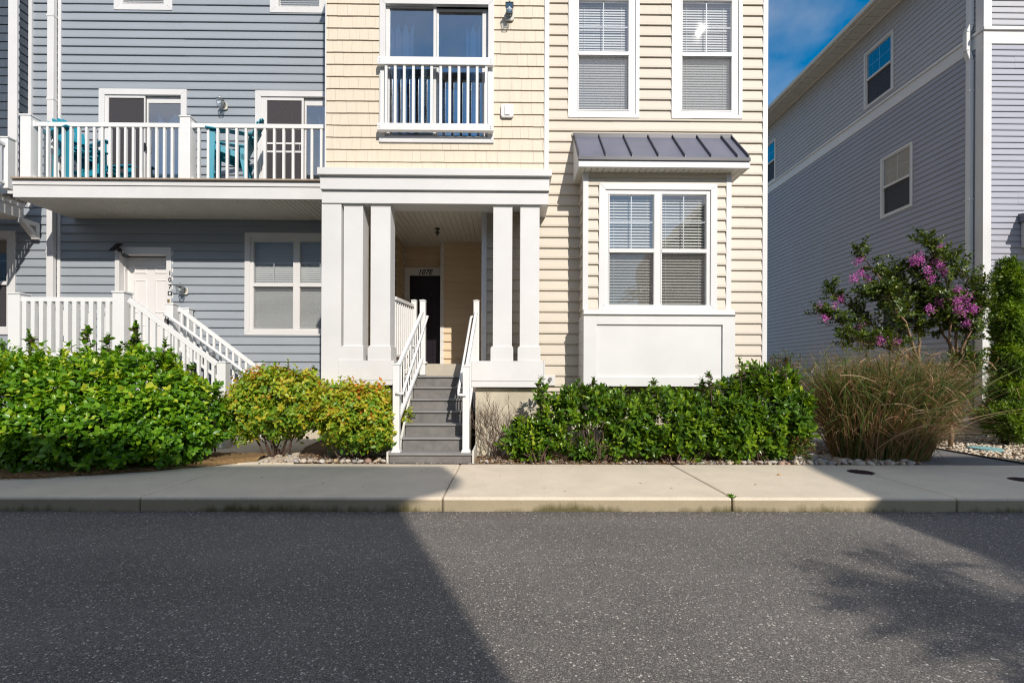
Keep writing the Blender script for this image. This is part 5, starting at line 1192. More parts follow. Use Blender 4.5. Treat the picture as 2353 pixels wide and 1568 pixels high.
# ---------------------------------------------------------------- shrubs along the houses
hedge = [el(-60, 800, 1075, 6.9, 150, .62), el(90, 812, 1085, 6.75, 150, .62), el(230, 800, 1085, 6.8, 150, .62), el(330, 805, 1078, 6.95, 120, .6), el(420, 858, 1062, 7.05, 96, .5), el(180, 900, 1108, 6.5, 200, .5), el(-100, 880, 1108, 6.55, 200, .5), el(380, 940, 1090, 6.75, 90, .4)]
sp = []
for (x, yb, yt, D, w) in ((72, 880, 762, 6.95, .22), (45, 860, 805, 7.1, .2), (205, 870, 752, 6.95, .26), (238, 870, 768, 7.0, .26), (303, 860, 742, 7.0, .26), (318, 870, 760, 7.1, .2), (358, 870, 778, 7.1, .22), (392, 880, 812, 7.15, .18), (452, 900, 838, 7.2, .14), (150, 860, 806, 7.1, .2), (495, 930, 880, 7.2, .12), (270, 860, 790, 7.1, .2), (120, 870, 825, 7.1, .2)):
    a, b = W(x, yb, D), W(x, yt, D); sp.append((a.x, D, a.z, b.z, w))
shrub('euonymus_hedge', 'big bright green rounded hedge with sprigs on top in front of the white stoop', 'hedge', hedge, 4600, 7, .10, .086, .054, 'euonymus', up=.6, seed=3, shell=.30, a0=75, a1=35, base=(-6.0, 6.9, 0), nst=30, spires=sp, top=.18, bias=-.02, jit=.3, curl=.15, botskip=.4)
shrub('euonymus_shrub', 'green shrub cut off by the left edge beside the stoop railing', 'shrub', [el(-30, 782, 900, 8.0, 60, .4)], 420, 7, .10, .055, .03, 'euonymus', seed=5, spires=[(W(15, 800, 8.0).x, 8.0, W(15, 850, 8).z, W(15, 780, 8).z, .15)])
s1_ = [el(640, 842, 1012, 7.6, 112, .5), el(560, 884, 1012, 7.5, 66, .4), el(700, 846, 990, 7.6, 48, .4), el(615, 842, 950, 7.75, 76, .4)]
sp1 = [(W(655, 840, 7.7).x, 7.7, W(655, 870, 7.7).z, W(655, 829, 7.7).z, .1), (W(600, 840, 7.7).x, 7.7, W(600, 880, 7.7).z, W(600, 842, 7.7).z, .1), (W(715, 850, 7.7).x, 7.7, W(715, 880, 7.7).z, W(715, 843, 7.7).z, .1)]
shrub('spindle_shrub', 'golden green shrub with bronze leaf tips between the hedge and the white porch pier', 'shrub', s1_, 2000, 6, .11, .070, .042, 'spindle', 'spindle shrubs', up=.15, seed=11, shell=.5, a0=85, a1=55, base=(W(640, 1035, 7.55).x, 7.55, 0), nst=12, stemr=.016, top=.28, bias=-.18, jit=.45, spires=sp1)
s2_ = [el(815, 876, 1030, 7.25, 94, .42), el(865, 880, 1010, 7.2, 42, .32), el(770, 880, 985, 7.3, 50, .35), el(880, 930, 1030, 7.1, 30, .25)]
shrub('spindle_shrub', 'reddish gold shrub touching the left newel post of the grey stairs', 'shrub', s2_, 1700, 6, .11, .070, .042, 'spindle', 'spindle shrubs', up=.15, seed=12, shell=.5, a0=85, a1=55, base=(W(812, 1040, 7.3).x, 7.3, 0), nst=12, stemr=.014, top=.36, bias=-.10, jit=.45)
shrub('spindle_seedling', 'small leafy sprig poking through the left stair railing', 'plant', [el(935, 935, 975, 7.6, 14, .12)], 26, 6, .08, .05, .028, 'spindle', seed=14, base=(W(930, 1000, 7.5).x, 7.5, .1), nst=5, stemr=.005)

L1 = [el(1205, 960, 1060, 7.3, 55, 0.30), el(1262, 930, 1040, 7.3, 45, 0.30), el(1235, 1000, 1066, 7.3, 60, 0.28)]
L1s = [(W(1243, 900, 7.2).x, 7.2, W(1243, 935, 7.2).z, W(1243, 868, 7.2).z, .16)]
shrub('cherry_laurel', 'low glossy dark green laurel nearest the stairs with one tall leafy stem', 'shrub', L1 + [el(1245, 880, 935, 7.3, 24, 0.14)], 330, 9, .10, .098, .045, 'laurel', 'laurels under the bay window', up=.8, seed=21, shell=.45, a0=75, a1=25, spires=L1s, base=(W(1235, 1050, 7.1).x, 7.1, 0))
L2 = [el(1345, 885, 990, 7.3, 80, 0.30), el(1430, 900, 1010, 7.3, 55, 0.35), el(1345, 1010, 1060, 7.3, 60, 0.22), el(1290, 895, 950, 7.3, 34, 0.20), el(1420, 980, 1062, 7.3, 45, 0.30)]
shrub('cherry_laurel', 'glossy laurel below the left half of the bay window with dead twigs in its gap', 'shrub', L2, 470, 9, .10, .098, .045, 'laurel', 'laurels under the bay window', up=.8, seed=22, shell=.45, a0=75, a1=25, base=(W(1360, 1050, 7.2).x, 7.2, 0), spires=[(W(1359, 900, 7.2).x, 7.2, W(1359, 900, 7.2).z, W(1359, 872, 7.2).z, .1)])
L3 = [el(1530, 890, 1055, 7.3, 88, 0.38), el(1590, 905, 1062, 7.3, 70, 0.38), el(1480, 960, 1060, 7.3, 50, 0.30)]
shrub('cherry_laurel', 'dense glossy laurel below the right half of the bay window', 'shrub', L3, 700, 9, .10, .098, .045, 'laurel', 'laurels under the bay window', up=.8, seed=23, shell=.35, a0=75, a1=25, base=(W(1540, 1050, 7.1).x, 7.1, 0), spires=[(W(1503, 900, 7.2).x, 7.2, W(1503, 910, 7.2).z, W(1503, 874, 7.2).z, .1), (W(1612, 900, 7.2).x, 7.2, W(1612, 910, 7.2).z, W(1612, 870, 7.2).z, .12)])
L4 = [el(1755, 845, 1070, 7.3, 98, 0.38), el(1680, 870, 1065, 7.3, 70, 0.38), el(1820, 880, 1050, 7.3, 42, 0.38), el(1700, 940, 1075, 7.3, 80, 0.35)]
shrub('cherry_laurel', 'tallest dark glossy laurel at the right corner of the beige house beside the tall grass', 'shrub', L4, 1250, 9, .10, .098, .045, 'laurel', 'laurels under the bay window', up=.8, seed=24, shell=.35, a0=75, a1=25, base=(W(1750, 1055, 7.1).x, 7.1, 0), spires=[(W(1703, 850, 7.1).x, 7.1, W(1703, 870, 7.1).z, W(1703, 822, 7.1).z, .16), (W(1732, 850, 7.1).x, 7.1, W(1732, 870, 7.1).z, W(1732, 838, 7.1).z, .14), (W(1765, 850, 7.1).x, 7.1, W(1765, 870, 7.1).z, W(1765, 840, 7.1).z, .14), (W(1640, 880, 7.1).x, 7.1, W(1640, 890, 7.1).z, W(1640, 858, 7.1).z, .12), (W(1800, 860, 7.1).x, 7.1, W(1800, 870, 7.1).z, W(1800, 848, 7.1).z, .12)])
# nandina behind
shrub('nandina', 'feathery olive and red shrub between the beige house corner and the tall grass', 'shrub', [el(1805, 812, 900, 9.2, 48, .35), el(1790, 830, 870, 9.2, 30, .25)], 260, 6, .13, .05, .02, 'nandina', up=.5, seed=31, shell=.8, base=(W(1805, 1000, 9.2).x, 9.2, 0), stemr=.008, spires=[(W(1806, 820, 9.2).x, 9.2, W(1806, 840, 9.2).z, W(1806, 800, 9.2).z, .15)])
shrub('creeping_plant', 'little green and orange plant on the stones at the foot of the tallest laurel', 'plant', [el(1838, 1003, 1050, 7.0, 28, .2)], 80, 6, .06, .035, .022, 'nandina', seed=32, stemr=.004, nst=6)

# dead twig shrub
def twigs(o, base, ntrunk, height, spread, r0, lean=(0, 0), depth=4, mt='twig_dead', name='branch', box=None):
    mb = MB()
    def grow(p, d, ln, r, dep):
        pts = [p]; q = p
        for i in range(4):
            d = (d + Vector((random.gauss(0, .16), random.gauss(0, .12), random.gauss(.04, .08)))).normalized(); q = q + d * ln / 4; pts.append(q)
        mb.tube(pts, [r * (1 - .12 * i) for i in range(5)], 4, caps=False)
        if dep > 0:
            for _ in range(random.choice((2, 3, 3))):
                k = random.choice((2, 3, 4, 4)); nd_ = (d + Vector((random.gauss(0, .5), random.gauss(0, .35), .15 + random.random() * .3))).normalized()
                grow(pts[k], nd_, ln * random.uniform(.5, .8), r * .62, dep - 1)
    for i in range(ntrunk):
        a = random.uniform(-1, 1) * spread; grow(Vector((base[0] + random.gauss(0, .04), base[1], 0)), Vector((a + lean[0], random.gauss(0, .15), 1)).normalized(), height * random.uniform(.35, .5), r0, depth)
    return mb.build(name, mt, o, smooth=True)
random.seed(21)
b = (W(1150, 1040, 7.4).x, 7.4, 0); o = empty('dead_shrub', b, 'bare dead brown twig shrub against the pale foundation right of the stairs', 'shrub')
twigs(o, b, 13, .95, .7, .009)
b = (W(1368, 1050, 6.95).x, 6.95, 0); o = empty('dead_branch', b, 'bare dead branch in the gap of the laurel under the bay', 'branch'); twigs(o, b, 2, .5, .5, .009, depth=3)
b = (W(1295, 1050, 7.35).x, 7.35, 0); o = empty('dead_branch', b, 'thin grey dead stems behind the lone tall laurel stem', 'branch'); twigs(o, b, 4, .95, .25, .007, depth=3)

# ---------------------------------------------------------------- ornamental grass
def ribbons(name, curves, widths, m, parent, rnd):
    """curves: (n, k, 3) centre lines; flat blades with a width taper"""
    n, k, _ = curves.shape; T = unit(np.gradient(curves, axis=1)); S = unit(np.cross(T, np.array([0, 0, 1.0]) + rng.normal(size=(n, 1, 3)) * .7)); tp = np.minimum(1, (1 - np.linspace(0, 1, k)) * 2.2 + .05)[None, :, None]
    w = widths[:, None, None] * tp; V = np.stack([curves - S * w, curves + S * w], 2).reshape(-1, 3)
    if parent is not None: inv = np.array(wm(parent).inverted()); V = V @ inv[:3, :3].T + inv[:3, 3]
    base = (np.arange(n) * k * 2)[:, None, None]; i = np.arange(k - 1)[None, :, None] * 2
    F_ = (base + i + np.array([0, 1, 3, 2])[None, None, :]).reshape(-1)
    me = bpy.data.meshes.new(name); me.vertices.add(len(V)); me.vertices.foreach_set('co', V.astype(np.float32).ravel())
    me.loops.add(len(F_)); me.loops.foreach_set('vertex_index', F_.astype(np.int32)); npoly = len(F_) // 4
    me.polygons.add(npoly); me.polygons.foreach_set('loop_start', (np.arange(npoly) * 4).astype(np.int32)); me.polygons.foreach_set('loop_total', np.full(npoly, 4, np.int32))
    me.update(calc_edges=True); a = me.attributes.new('rnd', 'FLOAT', 'POINT'); a.data.foreach_set('value', np.repeat(np.clip(rnd, 0, 1), k * 2).astype(np.float32))
    me.polygons.foreach_set('use_smooth', [True] * npoly); me.materials.append(M[m]); o = bpy.data.objects.new(name, me); COL.objects.link(o)
    if parent is not None: o.parent = parent
    return o
gb_ = W(2020, 1050, 7.5); gx = gb_.x
go = empty('ornamental_grass', (gx, 7.5, 0), 'large tan and green ornamental grass clump leaning right in front of the myrtle', 'grass clump')
def blades(n, r0, hmin, hmax, spr, wmin, wmax, lean, droop, k=9):
    spr *= .74; r0 *= 1.0; wmin *= 1.25; wmax *= 1.25
    a = rng.random(n) * 6.283; rr = r0 * np.sqrt(rng.random(n)); base = np.stack([gx + rr * np.cos(a) * 1.6, 7.5 + rr * np.sin(a) * .8, 0 * a], 1)
    out = np.stack([np.cos(a) * rr / r0 * spr * .55 + rng.normal(size=n) * spr * .52 + lean, np.sin(a) * rr / r0 * spr * .5 + rng.normal(size=n) * spr * .45, 0 * a], 1)
    h = hmin + (hmax - hmin) * rng.random(n); t_ = np.linspace(0, 1, k)[None, :, None]
    wig = rng.normal(size=(n, 1, 3)) * .05 * np.array([1, 1, 0]) * np.sin(t_ * 5 + rng.random((n, 1, 1)) * 6) * t_
    c = base[:, None, :] + out[:, None, :] * h[:, None, None] * (t_ * .55 + t_ ** 2 * .6) + np.array([0, 0, 1.0]) * (h[:, None, None] * (t_ - droop * (np.abs(out[:, 0]) * .6 + rng.random(n) * .6)[:, None, None] * t_ ** 3)) + wig
    return c, wmin + (wmax - wmin) * rng.random(n), out
def wild(c, amt):      # kinks and stray directions
    n, k, _ = c.shape; t_ = np.linspace(0, 1, k)[None, :, None]; kp = .35 + .5 * rng.random((n, 1, 1)); d = rng.normal(size=(n, 1, 3)) * np.array([1.3, .9, -.35]) * amt
    return c + d * np.clip(t_ - kp, 0, 1) * 1.6
c, w, out = blades(3000, .46, .30, 1.15, .55, .0022, .0050, .05, .30)
ribbons('thatch_blade', wild(c, .16), w, 'grass', go, np.clip(.60 + rng.normal(size=len(c)) * .14, .42, .85))
c, w, out = blades(3200, .46, .95, 1.80, .44, .0022, .0050, .09, .30)
c = wild(c, .22); stemc = c
patch = np.sin(c[:, 5, 0] * 7.0 + .6) * np.cos(c[:, 5, 1] * 5)
ribbons('blade', c, w, 'grass', go, np.clip(.55 + rng.normal(size=len(c)) * .20 - .22 * (patch > .2), 0, .95))
c, w, out = blades(1700, .46, .9, 1.85, .40, .006, .010, .04, .30)
ribbons('green_blade', wild(c, .22), w, 'grass', go, np.clip(.17 + rng.normal(size=len(c)) * .12, 0, .4))
# leaves arching off the stems at all heights
n = 5200; si = rng.integers(len(stemc), size=n); ti = rng.integers(3, 9, size=n); b0_ = stemc[si, ti]; az = rng.random(n) * 6.28; el_ = rng.normal(size=n) * .45 + .75
dv = np.stack([np.cos(az) * np.cos(el_) * 1.1 + .12, np.sin(az) * np.cos(el_), np.sin(el_)], 1); ln = .22 + .34 * rng.random(n); t_ = np.linspace(0, 1, 8)[None, :, None]
c = b0_[:, None] + dv[:, None] * ln[:, None, None] * t_ + np.array([0, 0, -1.0]) * (ln * (.3 + .9 * rng.random(n)))[:, None, None] * t_ ** 2.2 + np.stack([rng.normal(size=n), rng.normal(size=n), 0 * az], 1)[:, None] * .05 * np.sin(t_ * 4)
pt = np.sin(b0_[:, 0] * 7 + .6) * np.cos(b0_[:, 1] * 5) > -.05
ribbons('arching_leaf', c, .0028 + .0038 * rng.random(n), 'grass', go, np.clip(.62 + rng.normal(size=n) * .22 - .42 * pt + .1 * (b0_[:, 2] < .8), 0, 1))
c, w, out = blades(800, .42, 1.5, 2.05, .40, .0008, .0014, .03, .12, k=12)
ribbons('plume_stem', wild(c, .12), w, 'grass', go, np.clip(.75 + rng.normal(size=len(c)) * .15, 0, 1))
c, w, out = blades(450, .45, .8, 1.4, .80, .0025, .0055, .22, .75, k=12)
ribbons('curled_blade', wild(c, .40), w, 'grass', go, np.clip(.85 + rng.normal(size=len(c)) * .2, 0, 1))

# ---------------------------------------------------------------- crape myrtles
def myrtle(label, base, limbs, seed, nleaf=7):
    random.seed(seed); o = empty('crape_myrtle', base, label, 'tree', 'crape myrtles'); b0 = Vector(base); trunk = MB(); P, U = [], []; fl = []; twl = []
    for (pts, r0, fluff, flower) in limbs:
        pts = [Vector(p) for p in pts]
        dense = []
        for a, c in zip(pts[:-1], pts[1:]):
            for i in range(5): dense.append(a.lerp(c, i / 5) + Vector((random.gauss(0, .012), random.gauss(0, .012), 0)))
        dense.append(pts[-1]); n = len(dense)
        trunk.tube(dense, [max(.004, r0 * (1 - .85 * i / (n - 1))) for i in range(n)], 7)
        for i in range(int(n * .32), n):
            f = i / (n - 1)
            for k in range(max(2, fluff - 1 - (f > .8))):
                d = Vector((random.gauss(0, 1), random.gauss(0, .9), random.gauss(.5, .6))).normalized(); ln = random.uniform(.10, .34) * (1.1 - .5 * f)
                tip = dense[i] + d * ln; twl.append((dense[i], tip))
                for q in range(3): P.append(dense[i].lerp(tip, (q + 1.6) / 3.6)); U.append(d + Vector((0, 0, .5)))
        e = (pts[-1] - pts[-2]).normalized()
        for q in range(8): P.append(pts[-1] - e * .03 * q); U.append(e)
        for fc in flower: fl.append(Vector(fc))
    trunk.build('trunk', 'bark', o, smooth=True); tm = MB()
    for a, c in twl: tm.tube([a, a.lerp(c, .5) + Vector((0, 0, .02)), c], [.004, .003, .0015], 4, caps=False)
    tm.build('twig', 'bark', o)
    P, U = np.array([tuple(p) for p in P]), np.array([tuple(u) for u in U]); p, d, n = shoots(P, U, nleaf, .10, 80, 40)
    p = p + rng.normal(size=p.shape) * .012
    leaf_mesh('foliage', p, d, n, .052 + .03 * rng.random(len(p)), .036, 'myrtle', o, rnd=rng.random(len(p)) * .93)
    for c in fl:
        m = 85; q = rng.normal(size=(m, 3)) * np.array([.036, .036, .045]); q[:, 2] += .0; P_ = np.array(tuple(c)) + q
        leaf_mesh('flower_cluster', P_, rng.normal(size=(m, 3)), rng.normal(size=(m, 3)), .028, .024, 'flower', o, simple=True)
    return o
def w3(x, y, D): return tuple(W(x, y, D))
D1m = 9.0; bm = (W(2125, 960, D1m).x, D1m, 0)
fk = w3(2115, 850, D1m)
limbs1 = [([bm, w3(2122, 930, D1m), fk], .05, 0, []),
 ([fk, w3(2095, 790, 8.9), w3(2060, 700, 8.9), w3(2020, 640, 8.8), w3(1972, 575, 8.8)], .035, 5, [w3(1977, 628, 8.75), w3(1962, 640, 8.75), w3(1995, 640, 8.8), w3(1970, 600, 8.75)]),
 ([fk, w3(2080, 800, 9.1), w3(2000, 745, 9.1), w3(1945, 700, 9.1), w3(1905, 660, 9.1)], .03, 5, [w3(1930, 687, 9.0), w3(1882, 708, 9.05), w3(1917, 704, 9.0)]),
 ([fk, w3(2060, 810, 8.8), w3(1980, 780, 8.8), w3(1925, 740, 8.8), w3(1884, 712, 8.8)], .026, 5, [w3(1975, 752, 8.7), w3(1896, 730, 8.7)]),
 ([fk, w3(2085, 760, 9.2), w3(2065, 680, 9.2), w3(2058, 620, 9.2)], .03, 6, [w3(2000, 660, 9.1)]),
 ([fk, w3(2110, 770, 8.9), w3(2105, 700, 8.9), w3(2100, 660, 8.9)], .03, 6, []),
 ([fk, w3(2050, 790, 8.6), w3(1990, 790, 8.5), w3(1940, 775, 8.5)], .022, 5, [w3(2022, 780, 8.45), w3(2060, 785, 8.5)]),
 ([fk, w3(2080, 740, 8.7), w3(2040, 690, 8.7), w3(2010, 670, 8.7), w3(1985, 680, 8.7)], .024, 6, [])]
myrtle('purple flowering crape myrtle on the left with its brown trunk rising behind the tall grass', bm, limbs1, 5)
D2m = 8.75; bm2 = (W(2185, 960, D2m).x, D2m, 0); fk2 = w3(2196, 850, D2m)
limbs2 = [([bm2, w3(2190, 900, D2m), fk2], .04, 0, []),
 ([fk2, w3(2200, 800, 8.7), w3(2190, 720, 8.7), w3(2170, 640, 8.7), w3(2150, 590, 8.6), w3(2125, 548, 8.6)], .032, 6, [w3(2158, 570, 8.6), w3(2115, 600, 8.55), w3(2130, 620, 8.55), w3(2160, 610, 8.5)]),
 ([fk2, w3(2215, 790, 8.8), w3(2225, 720, 8.8), w3(2220, 640, 8.8), w3(2185, 590, 8.8)], .03, 6, [w3(2140, 640, 8.6), w3(2148, 600, 8.6), w3(2170, 625, 8.6), w3(2108, 590, 8.6)]),
 ([fk2, w3(2175, 780, 8.9), w3(2140, 720, 8.9), w3(2120, 650, 8.9), w3(2100, 610, 8.9)], .028, 6, [w3(2098, 600, 8.7), w3(2152, 690, 8.6)]),
 ([fk2, w3(2220, 780, 8.6), w3(2240, 720, 8.6), w3(2250, 680, 8.6), w3(2258, 650, 8.6)], .024, 4, [w3(2200, 665, 8.45), w3(2198, 690, 8.45), w3(2225, 682, 8.5), w3(2212, 688, 8.5)]),
 ([fk2, w3(2215, 830, 8.6), w3(2235, 830, 8.6), w3(2228, 850, 8.6)], .018, 5, []),
 ([fk2, w3(2180, 740, 8.6), w3(2160, 700, 8.6), w3(2150, 680, 8.6)], .022, 6, [w3(2136, 710, 8.45), w3(2160, 690, 8.5)]),
 ([fk2, w3(2225, 760, 8.5), w3(2235, 730, 8.5), w3(2245, 700, 8.5)], .02, 4, [w3(2232, 708, 8.4), w3(2238, 712, 8.4), w3(2210, 716, 8.4), w3(2200, 710, 8.45), w3(2222, 742, 8.4)])]
myrtle('purple flowering crape myrtle on the right with pale forked trunk beside the downspout', bm2, limbs2, 8)

# ---------------------------------------------------------------- hinoki cypresses
def cypress(label, x, D, cols, seed):
    r = np.random.default_rng(seed); b = (W(x, 1000, D).x, D, 0); o = empty('cypress', b, label, 'tree', 'cypresses'); P, Nn = [], []
    ells = [el(cx_, y0, y1, D + dd, w, dp) for (cx_, y0, y1, w, dp, dd) in cols]
    p, n = blob(ells, 9000, shell=.5, bump=.22, seed=seed); u = unit(n + np.array([0, 0, .35]) + r.normal(size=p.shape) * .35)
    q, d, nn = shoots(p, u, 6, .06, 50, 15, tilt=.4)
    tone = np.tile((np.sin(p[:, 2] * 9 + p[:, 0] * 7) * .5 + .5) * .4, 6)
    leaf_mesh('foliage', q, d, nn, .05 + .02 * rng.random(len(q)), .022, 'cypress', o, rnd=tone + rng.random(len(q)) * .5, simple=True)
    top = max(e[2] + e[5] * .8 for e in ells); stems('trunk', [(b[0], D, 0), (b[0] - .05, D, 0)], [(b[0] + .05, D, top), (b[0] - .1, D, top * .6)], .04, 'twig', o)
    return o
cypress('bright green columnar cypress in front of the white corner board at right', 2312, 9.1, [(2318, 602, 700, 21, .22, 0), (2312, 680, 800, 20, .22, 0), (2318, 800, 880, 24, .25, 0), (2306, 790, 830, 15, .18, 0), (2312, 868, 935, 26, .27, 0), (2322, 915, 1005, 42, .35, -.1), (2302, 935, 985, 30, .28, -.15)], 41)
cypress('second cypress cut off by the right edge of the photo', 2362, 9.3, [(2358, 660, 800, 26, .3, 0), (2362, 780, 900, 30, .3, 0), (2372, 860, 1010, 50, .4, 0)], 42)

# ---------------------------------------------------------------- tree across the street whose fronds shade the road
o = empty('street_tree', (6.9, -5.6, 0), 'feathery street tree behind the photographer shading the road at right', 'tree'); random.seed(5)
tk = MB(); tk.tube([(6.9, -5.6, 0), (6.85, -5.5, 1.6), (6.5, -5.2, 3.4), (6.1, -4.9, 4.6)], [.14, .12, .09, .05]); P, U, Nn = [], [], []
for (X, Y) in ((2.2, 3.2), (2.35, 2.9), (2.5, 2.75), (2.1, 3.45), (2.75, 2.45), (2.9, 3.3), (3.1, 2.8), (3.2, 2.3), (2.55, 3.05), (2.7, 3.7), (3.3, 3.4), (3.5, 2.6), (3.0, 3.85), (2.35, 2.35), (3.4, 2.0), (3.7, 3.1), (2.85, 2.15), (3.8, 2.4), (3.9, 3.6), (1.85, 2.8), (1.9, 2.5), (2.0, 2.25), (2.15, 2.6), (2.3, 2.1), (2.4, 2.6), (2.6, 2.0), (2.6, 2.9), (2.9, 2.6), (3.1, 2.3), (2.2, 3.1), (1.95, 3.0), *[(random.uniform(2.7, 4.4), random.uniform(1.6, 4.0)) for _ in range(6)]):
    t_ = random.uniform(5.8, 6.7); X += .28; tip = Vector((X + .40 * t_, Y - t_, .72 * t_)); root = Vector((6.3 + random.gauss(0, .25), -5.0 + random.gauss(0, .25), 4.4 + random.random() * .9))
    pts = [root.lerp(tip, i / 8) + Vector((0, 0, .22 * math.sin(i / 8 * math.pi))) for i in range(9)]; tk.tube(pts, [.02 * (1 - i / 10) for i in range(9)], 5)
    d = (tip - root).normalized()
    for i in range(13):
        f = .35 + .65 * i / 12; c = root.lerp(tip, f) + Vector((0, 0, .22 * math.sin(f * math.pi)))
        for s_ in (-1, 1):
            sd_ = d.cross(Vector((0, 0, 1))).normalized() * s_; fd = (sd_ + d * .9 + Vector((0, 0, -.15))).normalized(); ln = .30 * (1.15 - .7 * f)
            for k in range(6): P.append(c + fd * ln * k / 5); U.append(fd + sd_ * random.gauss(0, .3)); Nn.append((random.gauss(0, .3), random.gauss(0, .3), 1))
tk.build('trunk', 'twig', o, smooth=True)
leaf_mesh('foliage', np.array([tuple(p) for p in P]), np.array([tuple(p) for p in U]), np.array(Nn), .09, .028, 'myrtle', o, simple=True)

# ---------------------------------------------------------------- river stones, pebbles, litter
stonemats = []
def stonemat():
    m = bpy.data.materials.new('river_stone'); m.use_nodes = True; t = m.node_tree; bs = t.nodes['Principled BSDF']; oi = nd(t, 'ShaderNodeObjectInfo')
    r = nd(t, 'ShaderNodeValToRGB'); els = r.color_ramp.elements; cs = [(0, (.26, .25, .25)), (.2, (.46, .43, .39)), (.4, (.38, .31, .23)), (.55, (.32, .20, .15)), (.7, (.55, .53, .50)), (.85, (.44, .32, .18)), (1, (.66, .64, .60))]
    while len(els) < len(cs): els.new(.5)
    for i, (p, c) in enumerate(cs): els[i].position = p; els[i].color = c + (1,)
    t.links.new(oi.outputs['Random'], r.inputs[0]); tcn = nd(t, 'ShaderNodeTexCoord'); n = nd(t, 'ShaderNodeTexNoise'); n.inputs['Scale'].default_value = 3; n.inputs['Detail'].default_value = 6
    t.links.new(tcn.outputs['Object'], n.inputs[0]); mr = nd(t, 'ShaderNodeMapRange'); mr.inputs[3].default_value = .6; mr.inputs[4].default_value = 1.3; t.links.new(n.outputs['Fac'], mr.inputs[0])
    v = nd(t, 'ShaderNodeVectorMath', operation='SCALE'); t.links.new(r.outputs[0], v.inputs[0]); t.links.new(mr.outputs[0], v.inputs['Scale']); t.links.new(v.outputs[0], bs.inputs['Base Color']); bs.inputs['Roughness'].default_value = .7
    return m
SM = stonemat(); proto = []
for k in range(6):
    mb = MB().sphere((0, 0, 0), 1, 12, 8); me = bpy.data.meshes.new('river_stone'); ph = rng.random(6) * 6; vs = []
    for (x, y, z) in mb.v:
        s_ = 1 + .13 * math.sin(2.1 * x + ph[0]) + .11 * math.sin(2.7 * y + ph[1]) + .1 * math.sin(3.3 * z + ph[2]) + .05 * math.sin(6 * x + 5 * y + ph[3]); vs.append((x * s_, y * s_ * .78, z * s_ * .56))
    me.from_pydata(vs, [], mb.f); me.validate(); me.materials.append(SM)
    for p in me.polygons: p.use_smooth = True
    proto.append(me)
def stone(x, y, z, s, label, group):
    o = bpy.data.objects.new('river_stone', proto[rng.integers(6)]); COL.objects.link(o); o.location = (x, y, z + s * .3); o.scale = (s, s, s); o.rotation_euler = (rng.normal() * .25, rng.normal() * .25, rng.random() * 6.28)
    return tag(o, label, 'stone', group)
x = W(603, 1055, 7.1).x; xe = W(888, 1055, 7.1).x
while x < xe:
    s_ = rng.uniform(.04, .065); stone(x + s_, 7.03 + s_ + rng.random() * .04, 0, s_, 'river stone in the short row between the walkway and the grey stairs', 'stones left of the stairs'); x += s_ * 1.9
for i in range(34): stone(rng.uniform(W(620, 1040, 7.3).x, xe), rng.uniform(7.16, 7.75), 0, rng.uniform(.025, .05), 'river stone in the short row between the walkway and the grey stairs', 'stones left of the stairs')
for i in range(26): stone(rng.uniform(W(1088, 1050, 7.1).x, W(1660, 1050, 7.1).x), 7.03 + rng.random() * .25, 0, rng.uniform(.022, .042), 'river stone at the foot of the laurels beside the sidewalk', 'stones under the laurels')
pts = []; tries = 0
while len(pts) < 190 and tries < 9000:
    tries += 1; X = rng.uniform(W(1690, 1070, 6.8).x, 6.1); Y = 7.0 + rng.random() ** 1.5 * 1.15; s_ = rng.uniform(.038, .072)
    if X > 5.2 and Y > 7.0 + (6.15 - X) * 1.0: continue
    if X < 4.3 and Y > 7.35: continue
    if all((X - a) ** 2 + (Y - b) ** 2 > (.75 * (s_ + c)) ** 2 for a, b, c in pts): pts.append((X, Y, s_)); stone(X, Y, 0, s_, 'river stone in the wide bed in front of the tall grass', 'stones in front of the grass')
tag(MB().sphere((W(1813, 1090, 6.0).x * 1.0, G(1813, 1091).y, .012), .022, 10, 6, (1, .7, .6)).build('pebble', mat('tan_pebble', (.5, .3, .12), .7), smooth=True), 'single tan pebble lying on the sidewalk near the tall grass', 'pebble')
